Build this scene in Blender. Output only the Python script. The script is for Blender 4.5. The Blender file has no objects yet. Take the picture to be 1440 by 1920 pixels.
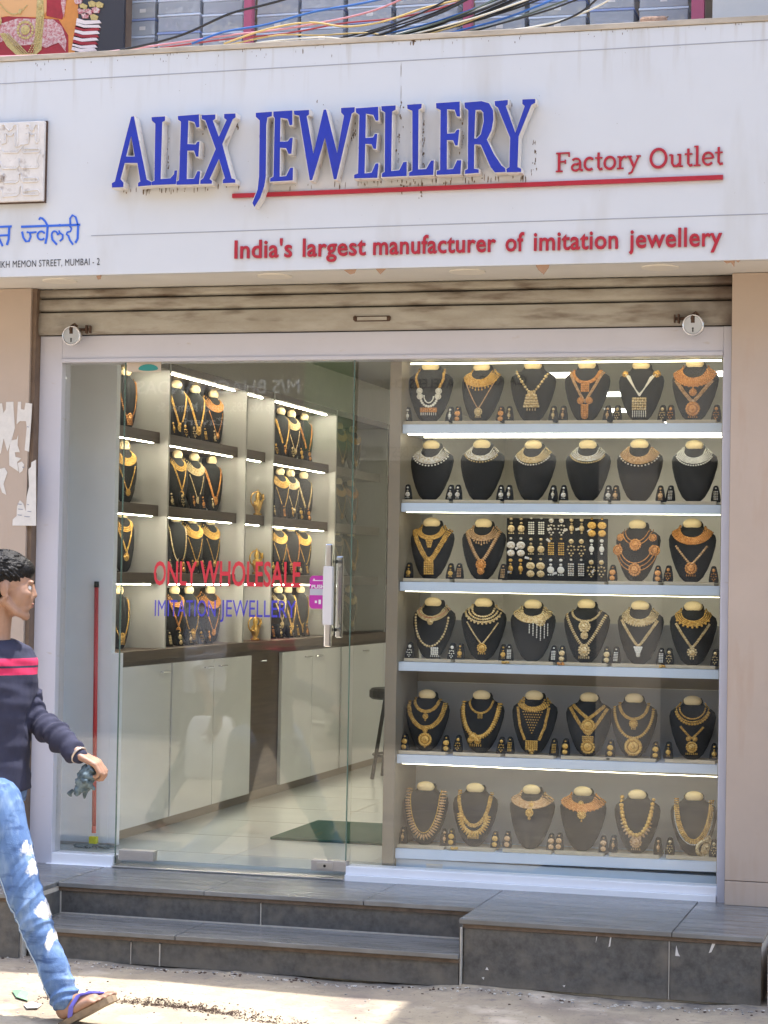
import bpy, bmesh, math, random
import numpy as np
from mathutils import Vector, Matrix, noise
from mathutils.geometry import tessellate_polygon
R = math.radians
rnd = random.Random(7)

# ------------------------------------------------------------ camera, world, sun, exposure
scn = bpy.context.scene
COL = scn.collection
FPX = 3947.0
_X = np.array([14148, -129, 3947.0]); _X /= np.linalg.norm(_X)
_Y = np.array([1100, -141, -3947.0]); _Y -= _X * (_X @ _Y); _Y /= np.linalg.norm(_Y)
_Z = np.cross(_X, _Y)
CM = np.array([_X, _Y, _Z])
CPOS = np.array([2.41409, -8.18504, 1.19700])
cam = bpy.data.cameras.new('camera')
cam.sensor_fit = 'VERTICAL'; cam.sensor_height = 24.0; cam.sensor_width = 18.0
cam.lens = FPX / 1920 * 24.0
cam.clip_start = 0.05; cam.clip_end = 500
camo = bpy.data.objects.new('camera', cam)
mw = Matrix.Identity(4)
for i in range(3):
    for j in range(3):
        mw[i][j] = CM[i][j]
    mw[i][3] = CPOS[i]
camo.matrix_world = mw
COL.objects.link(camo)
scn.camera = camo

SUN = Vector((0.20, 0.180, 1.0)).normalized()        # direction towards the sun: high, from behind the building
world = bpy.data.worlds.new('World'); scn.world = world
world.use_nodes = True
wn = world.node_tree
sky = wn.nodes.new('ShaderNodeTexSky'); sky.sky_type = 'NISHITA'; sky.sun_disc = False
sky.sun_elevation = math.asin(SUN.z)
sky.sun_rotation = math.atan2(SUN.x, SUN.y)
sky.air_density = 1.0; sky.dust_density = 2.2; sky.ozone_density = 1.0
bg = wn.nodes['Background']; bg.inputs['Strength'].default_value = 0.15
wn.links.new(sky.outputs['Color'], bg.inputs['Color'])
sl = bpy.data.lights.new('sun', 'SUN'); sl.energy = 2.0; sl.angle = R(0.5); sl.color = (1.0, 0.96, 0.91)
so = bpy.data.objects.new('sun', sl); COL.objects.link(so)
so.rotation_euler = SUN.to_track_quat('Z', 'Y').to_euler()
so.location = (0, 0, 12)
scn.view_settings.view_transform = 'Standard'; scn.view_settings.look = 'None'
scn.view_settings.exposure = 2.22; scn.view_settings.gamma = 1.0
scn.view_settings.use_curve_mapping = False
scn.cycles.use_denoising = True
scn.cycles.max_bounces = 10; scn.cycles.diffuse_bounces = 4; scn.cycles.glossy_bounces = 4
scn.cycles.transmission_bounces = 8; scn.cycles.transparent_max_bounces = 16
scn.cycles.caustics_reflective = False; scn.cycles.caustics_refractive = False
scn.cycles.sample_clamp_indirect = 4.0

# ------------------------------------------------------------ helpers
def ray(u, v):
    return CM @ np.array([u - 720, -(v - 960), -FPX])
def onY(u, v, Y):          # where a point measured on the photograph lies on the real plane y = Y
    r = ray(u, v); p = CPOS + r * ((Y - CPOS[1]) / r[1]); return Vector(p)
def onX(u, v, x):
    r = ray(u, v); p = CPOS + r * ((x - CPOS[0]) / r[0]); return Vector(p)
def onZ(u, v, z):
    r = ray(u, v); p = CPOS + r * ((z - CPOS[2]) / r[2]); return Vector(p)

_mats = {}
def mat(name, col, rough=0.6, metal=0.0, var=0.0, vscale=8.0, bump=0.0, bscale=40.0, col2=None, streak=False,
        emit=None, estr=0.0, coat=0.0, spec=0.5, alpha=1.0, vdetail=5.0, stretch=(1, 1, 1), object_space=True, contrast=0.25, trans=0.0):
    m = bpy.data.materials.new(name); m.use_nodes = True
    nt = m.node_tree; b = nt.nodes['Principled BSDF']
    b.inputs['Roughness'].default_value = rough; b.inputs['Metallic'].default_value = metal
    b.inputs['Specular IOR Level'].default_value = spec
    b.inputs['Coat Weight'].default_value = coat
    b.inputs['Transmission Weight'].default_value = trans
    if alpha < 1: b.inputs['Alpha'].default_value = alpha
    c1 = (*col, 1)
    b.inputs['Base Color'].default_value = c1
    if emit:
        b.inputs['Emission Color'].default_value = (*emit, 1); b.inputs['Emission Strength'].default_value = estr
    tc = None
    if var > 0 or bump > 0:
        tc = nt.nodes.new('ShaderNodeTexCoord'); mp = nt.nodes.new('ShaderNodeMapping')
        mp.inputs['Scale'].default_value = stretch
        nt.links.new(tc.outputs['Object'], mp.inputs['Vector'])
    if var > 0 or col2:
        nz = nt.nodes.new('ShaderNodeTexNoise'); nz.inputs['Scale'].default_value = vscale
        nz.inputs['Detail'].default_value = vdetail; nz.inputs['Roughness'].default_value = 0.65
        nt.links.new(mp.outputs[0], nz.inputs['Vector'])
        cr = nt.nodes.new('ShaderNodeValToRGB')
        cr.color_ramp.elements[0].position = 0.5 - contrast; cr.color_ramp.elements[1].position = 0.5 + contrast
        c2 = col2 or tuple(max(0, x * (1 - var)) for x in col)
        c3 = tuple(min(1, x * (1 + var * 0.5)) for x in col) if not col2 else col
        cr.color_ramp.elements[0].color = (*c2, 1); cr.color_ramp.elements[1].color = (*c3, 1)
        nt.links.new(nz.outputs['Fac'], cr.inputs['Fac']); nt.links.new(cr.outputs['Color'], b.inputs['Base Color'])
    if bump > 0:
        n2 = nt.nodes.new('ShaderNodeTexNoise'); n2.inputs['Scale'].default_value = bscale; n2.inputs['Detail'].default_value = 6
        nt.links.new(mp.outputs[0], n2.inputs['Vector'])
        bp = nt.nodes.new('ShaderNodeBump'); bp.inputs['Strength'].default_value = bump; bp.inputs['Distance'].default_value = 0.01
        nt.links.new(n2.outputs['Fac'], bp.inputs['Height']); nt.links.new(bp.outputs['Normal'], b.inputs['Normal'])
    _mats[name] = m
    return m

def ramp_layer(m, colr, scale, lo, hi, stretch=(1, 1, 1), detail=6.0, seed=0.0, zmask=None, axis='Z'):
    """adds a second noise-masked colour (dirt, rust, streaks with a shape of their own) over a material's base colour"""
    nt = m.node_tree; b = nt.nodes['Principled BSDF']
    tc = nt.nodes.new('ShaderNodeTexCoord'); mp = nt.nodes.new('ShaderNodeMapping')
    mp.inputs['Scale'].default_value = stretch; mp.inputs['Location'].default_value = (seed, seed * .7, seed * .3)
    nt.links.new(tc.outputs['Object'], mp.inputs['Vector'])
    nz = nt.nodes.new('ShaderNodeTexNoise'); nz.inputs['Scale'].default_value = scale; nz.inputs['Detail'].default_value = detail
    nt.links.new(mp.outputs[0], nz.inputs['Vector'])
    mr = nt.nodes.new('ShaderNodeMapRange'); mr.inputs['From Min'].default_value = lo; mr.inputs['From Max'].default_value = hi
    nt.links.new(nz.outputs['Fac'], mr.inputs['Value'])
    fac = mr.outputs['Result']
    if zmask:
        sp = nt.nodes.new('ShaderNodeSeparateXYZ'); nt.links.new(tc.outputs['Object'], sp.inputs[0])
        m2 = nt.nodes.new('ShaderNodeMapRange'); m2.inputs['From Min'].default_value = zmask[0]; m2.inputs['From Max'].default_value = zmask[1]
        nt.links.new(sp.outputs[axis], m2.inputs['Value'])
        mu = nt.nodes.new('ShaderNodeMath'); mu.operation = 'MULTIPLY'
        nt.links.new(fac, mu.inputs[0]); nt.links.new(m2.outputs['Result'], mu.inputs[1]); fac = mu.outputs[0]
    mx = nt.nodes.new('ShaderNodeMix'); mx.data_type = 'RGBA'
    nt.links.new(fac, mx.inputs['Factor'])
    lk = b.inputs['Base Color'].links
    if lk:
        nt.links.new(lk[0].from_socket, mx.inputs['A'])
    else:
        mx.inputs['A'].default_value = b.inputs['Base Color'].default_value
    mx.inputs['B'].default_value = (*colr, 1)
    nt.links.new(mx.outputs['Result'], b.inputs['Base Color'])

def glass_mat(name, tint, refl=1.0, ior=1.5, rough=0.0):
    m = bpy.data.materials.new(name); m.use_nodes = True
    nt = m.node_tree; nt.nodes.clear()
    out = nt.nodes.new('ShaderNodeOutputMaterial'); mix = nt.nodes.new('ShaderNodeMixShader')
    tr = nt.nodes.new('ShaderNodeBsdfTransparent'); tr.inputs['Color'].default_value = (*tint, 1)
    gl = nt.nodes.new('ShaderNodeBsdfGlossy'); gl.inputs['Roughness'].default_value = rough
    gl.inputs['Color'].default_value = (refl, refl, refl, 1)
    fr = nt.nodes.new('ShaderNodeFresnel'); fr.inputs['IOR'].default_value = ior
    ge = nt.nodes.new('ShaderNodeNewGeometry'); mr = nt.nodes.new('ShaderNodeMapRange')
    mr.inputs['To Min'].default_value = ior; mr.inputs['To Max'].default_value = 1 / ior
    nt.links.new(ge.outputs['Backfacing'], mr.inputs['Value']); nt.links.new(mr.outputs[0], fr.inputs['IOR'])
    nt.links.new(fr.outputs[0], mix.inputs['Fac']); nt.links.new(tr.outputs[0], mix.inputs[1]); nt.links.new(gl.outputs[0], mix.inputs[2])
    df = nt.nodes.new('ShaderNodeBsdfDiffuse'); df.inputs['Color'].default_value = (.7, .68, .62, 1)
    tc = nt.nodes.new('ShaderNodeTexCoord'); nz = nt.nodes.new('ShaderNodeTexNoise'); nz.inputs['Scale'].default_value = 3.0; nz.inputs['Detail'].default_value = 10
    m3 = nt.nodes.new('ShaderNodeMapRange'); m3.inputs['From Min'].default_value = .45; m3.inputs['From Max'].default_value = .85; m3.inputs['To Max'].default_value = .05
    nt.links.new(tc.outputs['Object'], nz.inputs['Vector']); nt.links.new(nz.outputs['Fac'], m3.inputs['Value'])
    mx2 = nt.nodes.new('ShaderNodeMixShader'); nt.links.new(m3.outputs[0], mx2.inputs['Fac']); nt.links.new(mix.outputs[0], mx2.inputs[1]); nt.links.new(df.outputs[0], mx2.inputs[2])
    nt.links.new(mx2.outputs[0], out.inputs['Surface'])
    return m

class MB:
    """collects geometry, then links it as one mesh object"""
    def __init__(s): s.v = []; s.f = []; s.mi = []; s.cur = 0
    def add(s, vs, fs):
        o = len(s.v); s.v += [tuple(p) for p in vs]; s.f += [tuple(i + o for i in f) for f in fs]; s.mi += [s.cur] * len(fs)
    def box(s, x0, x1, y0, y1, z0, z1, M=None):
        vs = [(x0, y0, z0), (x1, y0, z0), (x1, y1, z0), (x0, y1, z0), (x0, y0, z1), (x1, y0, z1), (x1, y1, z1), (x0, y1, z1)]
        if M is not None: vs = [M @ Vector(p) for p in vs]
        s.add(vs, [(0, 3, 2, 1), (4, 5, 6, 7), (0, 1, 5, 4), (1, 2, 6, 5), (2, 3, 7, 6), (3, 0, 4, 7)]); return s
    def tube(s, pts, r, n=8, cap=True):
        pts = [Vector(p) for p in pts]; k = len(pts)
        rr = r if isinstance(r, (list, tuple)) else [r] * k
        vs = []; prev = None
        for i, p in enumerate(pts):
            t = (pts[min(i + 1, k - 1)] - pts[max(i - 1, 0)])
            t = t.normalized() if t.length > 1e-9 else Vector((0, 0, 1))
            if prev is None:
                a = Vector((0, 0, 1)) if abs(t.z) < .9 else Vector((1, 0, 0))
                u = t.cross(a).normalized()
            else:
                u = (prev - t * prev.dot(t))
                u = u.normalized() if u.length > 1e-6 else t.orthogonal().normalized()
            prev = u; w = t.cross(u)
            for j in range(n):
                a = 2 * math.pi * j / n
                vs.append(p + (u * math.cos(a) + w * math.sin(a)) * rr[i])
        fs = []
        for i in range(k - 1):
            for j in range(n):
                fs.append((i * n + j, i * n + (j + 1) % n, (i + 1) * n + (j + 1) % n, (i + 1) * n + j))
        if cap:
            fs.append(tuple(range(n - 1, -1, -1))); fs.append(tuple(range((k - 1) * n, k * n)))
        s.add(vs, fs); return s
    def ell(s, c, r, n=10, m=6, M=None):
        c = Vector(c); vs = [Vector((0, 0, 1))]
        for i in range(1, m):
            a = math.pi * i / m
            for j in range(n):
                b = 2 * math.pi * j / n
                vs.append(Vector((math.sin(a) * math.cos(b), math.sin(a) * math.sin(b), math.cos(a))))
        vs.append(Vector((0, 0, -1)))
        fs = [(0, 1 + j, 1 + (j + 1) % n) for j in range(n)]
        for i in range(m - 2):
            for j in range(n):
                a = 1 + i * n; fs.append((a + j, a + n + j, a + n + (j + 1) % n, a + (j + 1) % n))
        L = 1 + (m - 2) * n
        fs += [(L + j, len(vs) - 1, L + (j + 1) % n) for j in range(n)]
        vs = [Vector((p.x * r[0], p.y * r[1], p.z * r[2])) for p in vs]
        if M is not None: vs = [M @ p for p in vs]
        s.add([p + c for p in vs], fs); return s
    _I = None
    def bead(s, c, r, q=(1, 1, 1)):
        if MB._I is None:
            t = (1 + 5 ** .5) / 2
            v = [(-1, t, 0), (1, t, 0), (-1, -t, 0), (1, -t, 0), (0, -1, t), (0, 1, t), (0, -1, -t), (0, 1, -t), (t, 0, -1), (t, 0, 1), (-t, 0, -1), (-t, 0, 1)]
            v = [Vector(p).normalized() for p in v]
            f = [(0, 11, 5), (0, 5, 1), (0, 1, 7), (0, 7, 10), (0, 10, 11), (1, 5, 9), (5, 11, 4), (11, 10, 2), (10, 7, 6), (7, 1, 8), (3, 9, 4), (3, 4, 2), (3, 2, 6), (3, 6, 8), (3, 8, 9), (4, 9, 5), (2, 4, 11), (6, 2, 10), (8, 6, 7), (9, 8, 1)]
            MB._I = (v, f)
        v, f = MB._I
        s.add([(c[0] + p.x * r * q[0], c[1] + p.y * r * q[1], c[2] + p.z * r * q[2]) for p in v], f); return s
    def poly(s, outer, holes, fn, depth):
        """outline in 2-D extruded: fn(x, y, d) -> 3-D at depth d"""
        loops = [outer] + list(holes)
        tris = tessellate_polygon([[Vector((a, b, 0)) for a, b in L] for L in loops])
        flat = [p for L in loops for p in L]; n = len(flat)
        vs = [fn(a, b, 0) for a, b in flat] + [fn(a, b, depth) for a, b in flat]
        def fix(t, want):
            a, b, c = (Vector(vs[i]) for i in t)
            return t if (b - a).cross(c - a).dot(want) > 0 else (t[0], t[2], t[1])
        dirn = Vector(vs[0]) - Vector(vs[n])
        fs = [fix(t, dirn) for t in tris] + [fix(tuple(i + n for i in t), -dirn) for t in tris]
        o = 0
        for L in loops:
            k = len(L)
            for i in range(k):
                fs.append((o + i, o + (i + 1) % k, n + o + (i + 1) % k, n + o + i))
            o += k
        s.add(vs, fs); return s
    def mesh(s, name, mats, smooth=False):
        me = bpy.data.meshes.new(name); me.from_pydata(s.v, [], s.f)
        if not isinstance(mats, (list, tuple)): mats = [mats]
        for m in mats: me.materials.append(m)
        if len(mats) > 1: me.polygons.foreach_set('material_index', s.mi)
        if smooth: me.polygons.foreach_set('use_smooth', [True] * len(me.polygons))
        me.validate(); me.update(); return me
    def build(s, name, mats, parent=None, smooth=False, bevel=0, loc=None):
        o = bpy.data.objects.new(name, s.mesh(name, mats, smooth)); COL.objects.link(o)
        if parent: o.parent = parent
        if loc: o.location = loc
        if bevel:
            b = o.modifiers.new('bevel', 'BEVEL'); b.width = bevel; b.segments = 2; b.limit_method = 'ANGLE'
        return o

def tag(o, label=None, cat=None, group=None, kind=None):
    if label: o['label'] = label
    if cat: o['category'] = cat
    if group: o['group'] = group
    if kind: o['kind'] = kind
    return o
def empty(name, loc=(0, 0, 0), rz=0.0, label=None, cat=None, group=None):
    o = bpy.data.objects.new(name, None); COL.objects.link(o); o.location = loc; o.rotation_euler = (0, 0, rz)
    o.empty_display_size = 0.05
    return tag(o, label, cat, group)
def link(name, me, parent=None, loc=None, rot=None):
    o = bpy.data.objects.new(name, me); COL.objects.link(o)
    if parent: o.parent = parent
    if loc is not None: o.location = loc
    if rot is not None: o.rotation_euler = rot
    return o
def box(name, m, dims, parent=None, bevel=0):
    return MB().box(*dims).build(name, m, parent, bevel=bevel)

# ------------------------------------------------------------ materials
M_sign = mat('sign_panel_white', (0.595, 0.61, 0.635), 0.38, var=0.05, vscale=1.3)
ramp_layer(M_sign, (0.48, 0.465, 0.44), 3.0, .55, .95, stretch=(2.2, 1, .5), seed=3)
ramp_layer(M_sign, (0.40, 0.36, 0.30), 7.0, .58, .90, stretch=(5.0, 1, .35), seed=9, zmask=(3.02, 3.30))
M_cap = mat('aluminium_cap_beige', (0.50, 0.43, 0.34), 0.5, var=0.35, vscale=6, stretch=(1, 1, 4))
M_soffit = mat('soffit_cream', (0.72, 0.70, 0.66), 0.6, var=0.10, vscale=3)
M_pil = mat('pilaster_panel_tan', (0.47, 0.375, 0.305), 0.5, var=0.10, vscale=2.2, bump=0.03, bscale=60)
ramp_layer(M_pil, (0.42, 0.30, 0.22), 5.0, .55, .85, stretch=(3, 1, .5), seed=5)
M_frame = mat('powder_coated_frame_white', (0.56, 0.555, 0.62), 0.35, var=0.05, vscale=4)
ramp_layer(M_frame, (0.42, 0.35, 0.28), 11.0, .66, .85, stretch=(1, 1, 3), seed=2)
M_sill = mat('sill_white', (0.88, 0.88, 0.91), 0.35, var=0.05, vscale=5)
M_shutter = mat('shutter_steel_grimy', (0.47, 0.445, 0.39), 0.55, metal=0.15, col2=(0.31, 0.275, 0.22), vscale=7, stretch=(1, 1, 3), bump=0.08, bscale=50, var=.1, contrast=.3)
ramp_layer(M_shutter, (0.09, 0.06, 0.045), 5.0, .36, .68, seed=11, zmask=(1.12, 1.50), axis='X')
ramp_layer(M_shutter, (0.09, 0.06, 0.045), 5.0, .40, .72, seed=4, zmask=(-0.98, -1.42), axis='X')
ramp_layer(M_shutter, (0.14, 0.10, 0.07), 9.0, .52, .78, seed=6, stretch=(.6, 1, 3))
M_dark = mat('dark_recess', (0.03, 0.025, 0.02), 0.8)
M_guide = mat('guide_channel_brown', (0.17, 0.115, 0.08), 0.6, var=0.4, vscale=12)
M_rust = mat('rusty_iron', (0.10, 0.055, 0.035), 0.7, metal=0.3, var=0.5, vscale=60, bump=.2, bscale=200)
M_steel = mat('satin_steel', (0.62, 0.61, 0.60), 0.28, metal=1.0, var=0.08, vscale=30)
M_chrome = mat('polished_chrome', (0.82, 0.82, 0.84), 0.08, metal=1.0)
M_patch = mat('brushed_patch_fitting', (0.58, 0.54, 0.50), 0.42, metal=.75, var=.1, vscale=40, stretch=(1, 1, 8))
M_blue = mat('acrylic_letter_blue', (0.004, 0.024, 0.36), 0.34, var=0.22, vscale=9, coat=.2)
M_side = mat('letter_side_white', (0.70, 0.66, 0.62), 0.5, var=0.15, vscale=25)
ramp_layer(M_side, (0.20, 0.13, 0.09), 26.0, .60, .80, seed=4)
M_red = mat('letter_red', (0.40, 0.012, 0.030), 0.42, var=0.12, vscale=20)
M_vred = mat('vinyl_red', (0.62, 0.03, 0.05), 0.5)
M_vblue = mat('vinyl_blue', (0.05, 0.045, 0.50), 0.5)
M_hindi = mat('vinyl_hindi_blue', (0.03, 0.13, 0.62), 0.4)
M_black = mat('print_black', (0.035, 0.035, 0.04), 0.5)
M_grey = mat('print_grey_line', (0.30, 0.31, 0.36), 0.5)
M_stain = mat('rust_stain', (0.17, 0.115, 0.075), 0.85, var=.4, vscale=90)
M_stone = mat('polished_black_stone_top', (0.175, 0.174, 0.168), 0.26, var=0.35, vscale=3.0, stretch=(1, 7, 1), bump=.03, bscale=70, spec=.6)
ramp_layer(M_stone, (0.27, 0.27, 0.265), 4.0, .50, .80, stretch=(1, 8, 1), seed=8)
M_riser = mat('black_stone_riser', (0.105, 0.101, 0.095), 0.42, var=0.45, vscale=34, bump=.08, bscale=90, contrast=.2)
ramp_layer(M_riser, (0.17, 0.15, 0.125), 14.0, .50, .80, seed=1)
ramp_layer(M_riser, (0.20, 0.175, 0.14), 6.0, .35, .75, seed=9, zmask=(-.20, -.262))
M_nose = mat('cut_stone_edge', (0.17, 0.12, 0.085), 0.8, var=.4, vscale=25, bump=.15, bscale=120)
M_grout = mat('cement_grout', (0.52, 0.47, 0.40), 0.85, var=.2, vscale=40)
M_ground = mat('dusty_street_surface', (0.42, 0.345, 0.24), 0.92, var=.25, vscale=5, bump=.55, bscale=55, vdetail=10)
ramp_layer(M_ground, (0.24, 0.195, 0.155), 3.2, .46, .72, seed=12, detail=10)
ramp_layer(M_ground, (0.62, 0.52, 0.40), 5.5, .55, .78, seed=31, detail=10)
ramp_layer(M_ground, (0.22, 0.18, 0.15), 22.0, .58, .76, seed=22, detail=8)
ramp_layer(M_ground, (0.16, 0.12, 0.09), 70.0, .64, .72, seed=2)
ramp_layer(M_ground, (0.17, 0.145, 0.12), 9.0, .38, .62, seed=41, zmask=(-.98, -.80), axis='Y', detail=9)
M_plaster = mat('rough_plaster_beige', (0.46, 0.38, 0.30), 0.8, var=.2, vscale=5, bump=.15)
M_white = mat('laminate_white', (0.84, 0.88, 0.93), 0.28, var=.03, vscale=2)
M_cab = mat('cabinet_laminate_offwhite', (0.76, 0.765, 0.76), 0.22, var=.04, vscale=2)
M_wood = mat('shelf_walnut_laminate', (0.115, 0.078, 0.052), 0.4, var=.4, vscale=4, stretch=(2, .6, 14))
M_shback = mat('shelving_back_laminate', (0.46, 0.45, 0.42), 0.45, var=.04, vscale=2)
M_shelf = mat('display_shelf_edge', (0.60, 0.70, 0.82), 0.35, var=.03, vscale=4)
M_case = mat('display_case_olive', (0.26, 0.215, 0.155), 0.5, var=.06, vscale=3)
M_back = mat('display_back_grey', (0.60, 0.60, 0.62), 0.55, var=.05, vscale=3)
M_tray = mat('display_tray_beige', (0.56, 0.47, 0.33), 0.6, var=.12, vscale=30)
M_floor = mat('shop_floor_tile', (0.72, 0.75, 0.71), 0.12, var=.05, vscale=2)
M_wall = mat('shop_wall_cream', (0.74, 0.71, 0.64), 0.7, var=.05)
M_ceil = mat('shop_ceiling', (0.50, 0.47, 0.40), 0.7, var=.04)
M_velvet = mat('black_velvet', (0.010, 0.011, 0.012), 0.85, var=.3, vscale=40)
M_brownvel = mat('brown_velvet', (0.030, 0.022, 0.016), 0.8)
M_capgold = mat('bust_cap_cream', (0.76, 0.60, 0.33), 0.5, var=.08, vscale=20)
def gold(name, c, var=.5, rough=.26, metal=.5): return mat(name, c, rough, metal=metal, var=var, vscale=190, bump=.5, bscale=300, vdetail=2, contrast=.14, col2=(c[0] * .62, c[1] * .50, c[2] * .32))  # darker mottle painted in to suggest gaps and sparkle between beads
G_yel = gold('gold_yellow', (1.0, 0.66, 0.20))
G_ant = gold('gold_antique_orange', (1.0, 0.50, 0.17))
G_pale = gold('gold_kundan_pale', (0.98, 0.82, 0.50))
G_sil = gold('silver_stones', (0.95, 0.95, 0.92), metal=.3)
G_pearl = mat('pearl_white', (0.82, 0.80, 0.72), 0.25, coat=.5)
G_pink = gold('rose_gold', (0.90, 0.62, 0.36))
G_ruby = mat('ruby_stone', (0.35, 0.03, 0.04), 0.15)
M_led = mat('led_strip', (1, 1, 1), emit=(1.0, 0.93, 0.74), estr=24)
M_ledw = mat('led_strip_window', (1, 1, 1), emit=(1.0, 0.90, 0.62), estr=2.6)
M_ceilight = mat('ceiling_panel_light', (1, 1, 1), emit=(1.0, 0.95, 0.82), estr=2.5)
M_glass = glass_mat('window_glass', (0.982, 0.992, 0.986), refl=.78)
M_gedge = mat('glass_edge_green', (0.10, 0.19, 0.16), 0.15, alpha=1)
M_mopred = mat('mop_handle_red', (0.55, 0.03, 0.035), 0.35)
M_yellow = mat('mop_clamp_yellow', (0.75, 0.72, 0.02), 0.4)
M_mopb = mat('mop_strings_grey', (0.25, 0.28, 0.27), 0.9, var=.3, vscale=40)
M_magenta = mat('sticker_magenta', (0.50, 0.035, 0.36), 0.45)
M_stickgrey = mat('sticker_grey', (0.50, 0.50, 0.56), 0.45)
M_paper = mat('torn_paper', (0.70, 0.67, 0.63), 0.8, var=.12, vscale=30)
M_teal = mat('sticker_teal', (0.03, 0.26, 0.24), 0.5)
M_patchbeige = mat('fitting_label_beige', (0.52, 0.44, 0.36), 0.5)
M_mat = mat('doormat_green', (0.022, 0.075, 0.05), 0.95, var=.25, vscale=60, bump=.3, bscale=200)
M_blackmetal = mat('black_metal', (0.02, 0.018, 0.016), 0.4)

# ------------------------------------------------------------ street
def gz(x, y):
    """ground height"""
    t = min(1, max(0, (-y - 0.75) / 0.9))
    z = -0.262 - 0.050 * t - 0.006 * max(0, -y - 1.65)
    z = max(z, -0.345)
    n = noise.noise(Vector((x * 1.3, y * 1.7, 0))) * 0.007 + noise.noise(Vector((x * 6, y * 7, 3))) * 0.0045
    if y > -1.0 and y < -0.7:
        k = 1 - abs(y + 0.82) / 0.18
        if k > 0:
            n -= k * 0.020 * max(0, noise.noise(Vector((x * 2.3 + 5, 1.5, 9))) + 0.28)
            n += k * 0.006 * noise.noise(Vector((x * 25, y * 25, 3)))
    if y < -1.15 and y > -1.75:      # broken seam in the surface
        k = math.exp(-((y + 1.36 + 0.05 * math.sin(x * 5) + 0.02 * math.sin(x * 17)) / 0.035) ** 2) * (1 if -.75 < x < 0.28 else 0)
        n -= 0.018 * k * (0.6 + noise.noise(Vector((x * 18, y * 18, 3))))
    return z + n
mb = MB()
xs = [-60, -20, -8, -4] + [-2.6 + i * 0.035 for i in range(146)] + [3.4, 5, 9, 20, 60]
ys = [-60, -20, -12, -9, -7, -5, -4, -3.2] + [-2.7 + i * 0.03 for i in range(71)] + [-0.45, 0.2]
vs = [(x, y, gz(x, y)) for y in ys for x in xs]
nx = len(xs)
fs = [(j * nx + i, j * nx + i + 1, (j + 1) * nx + i + 1, (j + 1) * nx + i) for j in range(len(ys) - 1) for i in range(nx - 1)]
mb.add(vs, fs)
tag(mb.build('street_ground', M_ground, smooth=True), kind='structure')

# loose grit, chips and debris
mb = MB()
for i in range(1400):
    r_ = rnd.random()
    if r_ < .35: x = rnd.uniform(-1.2, 2.0); y = -0.83 - abs(rnd.gauss(0, .03))
    elif r_ < .6:
        x = rnd.uniform(-.72, .30); y = -1.36 - 0.05 * math.sin(x * 5) + rnd.gauss(0, .035)
    else: x = rnd.uniform(-1.6, 2.2); y = rnd.uniform(-2.4, -.85)
    s = rnd.uniform(.0012, .0045) * (1.3 if r_ < .35 else 1)
    mb.cur = 0 if r_ >= .35 and r_ < .6 else rnd.choice([0, 1, 1, 2])
    mb.bead((x, y, gz(x, y) + s * .3), s, (rnd.uniform(.7, 1.5), rnd.uniform(.7, 1.5), .6))
M_peb = mat('pebble_pale', (0.50, 0.46, 0.40), .9); M_deb = mat('debris_dark', (0.085, 0.05, 0.035), .9, var=.5, vscale=100); M_peb2 = mat('pebble_grey', (0.28, 0.26, 0.24), .9)
tag(mb.build('loose_grit', [M_deb, M_peb, M_peb2]), 'fine grit, stone chips and crumbs scattered along the step base and road seam', 'grit', kind='stuff')
# dry mulch lying in the seam
mb = MB()
for i in range(900):
    x = rnd.triangular(-.52, .30, -.2); y = -1.37 - 0.05 * math.sin(x * 5) + rnd.gauss(0, .022)
    a = rnd.uniform(0, 6.28); l = rnd.uniform(.003, .011); w = rnd.uniform(.001, .003)
    c, s = math.cos(a), math.sin(a); z = gz(x, y) + rnd.uniform(.001, .007); t = rnd.uniform(-.006, .006)
    mb.add([(x - c * l, y - s * l, z - t), (x + s * w, y - c * w, z + .002), (x + c * l, y + s * l, z + t), (x - s * w, y + c * w, z + .002)], [(0, 1, 2, 3)])
tag(mb.build('dry_leaf_litter', M_deb), 'dark brown crumbled leaf litter in the cracked seam by the flip-flop', 'litter', kind='stuff')
def scrap(pts, z, m, label, cat, name):
    mb = MB(); q = [onZ(u, v, z) for u, v in pts]
    c = sum(q, Vector()) / len(q); n = len(q)
    vs = [Vector((p.x, p.y, gz(p.x, p.y) + 0.004 + .006 * rnd.random())) for p in q] + [Vector((c.x, c.y, gz(c.x, c.y) + .016))]
    mb.add(vs + [v - Vector((0, 0, .001)) for v in vs], [(i, (i + 1) % n, n) for i in range(n)] + [(n + 1 + (i + 1) % n, n + 1 + i, 2 * n + 1) for i in range(n)])
    return tag(mb.build(name, m), label, cat)
scrap([(22, 1864), (38, 1861), (54, 1866), (52, 1874), (30, 1875)], -.30, mat('wrapper_green', (.20, .36, .22), .5), 'small crumpled pale green wrapper lying on the road at far left', 'litter', 'plastic_wrapper')
scrap([(44, 1890), (60, 1886), (78, 1890), (70, 1897), (50, 1897)], -.31, M_paper, 'flat torn off-white paper scrap on the road behind the sandal', 'litter', 'paper_scrap')
scrap([(84, 1862), (96, 1864), (100, 1872), (90, 1874)], -.30, mat('scrap_rust', (0.40, .25, .17), .8), 'small reddish brown scrap on the road beside the jeans cuff', 'litter', 'torn_scrap')

# ------------------------------------------------------------ entrance steps (polished dark stone slabs, grouted)
st = empty('entrance_steps', (0, -.5, -.26), label='dark polished stone entrance platform with one lower step in front of the glass door', cat='steps')
def child_box(name, m, d, parent, bevel=0):
    o = MB().box(*d).build(name, m, None, bevel=bevel); o.parent = parent
    o.matrix_parent_inverse = Matrix.Translation(-Vector(parent.location)); return o
ZT = -0.025; TH = 0.018
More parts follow.
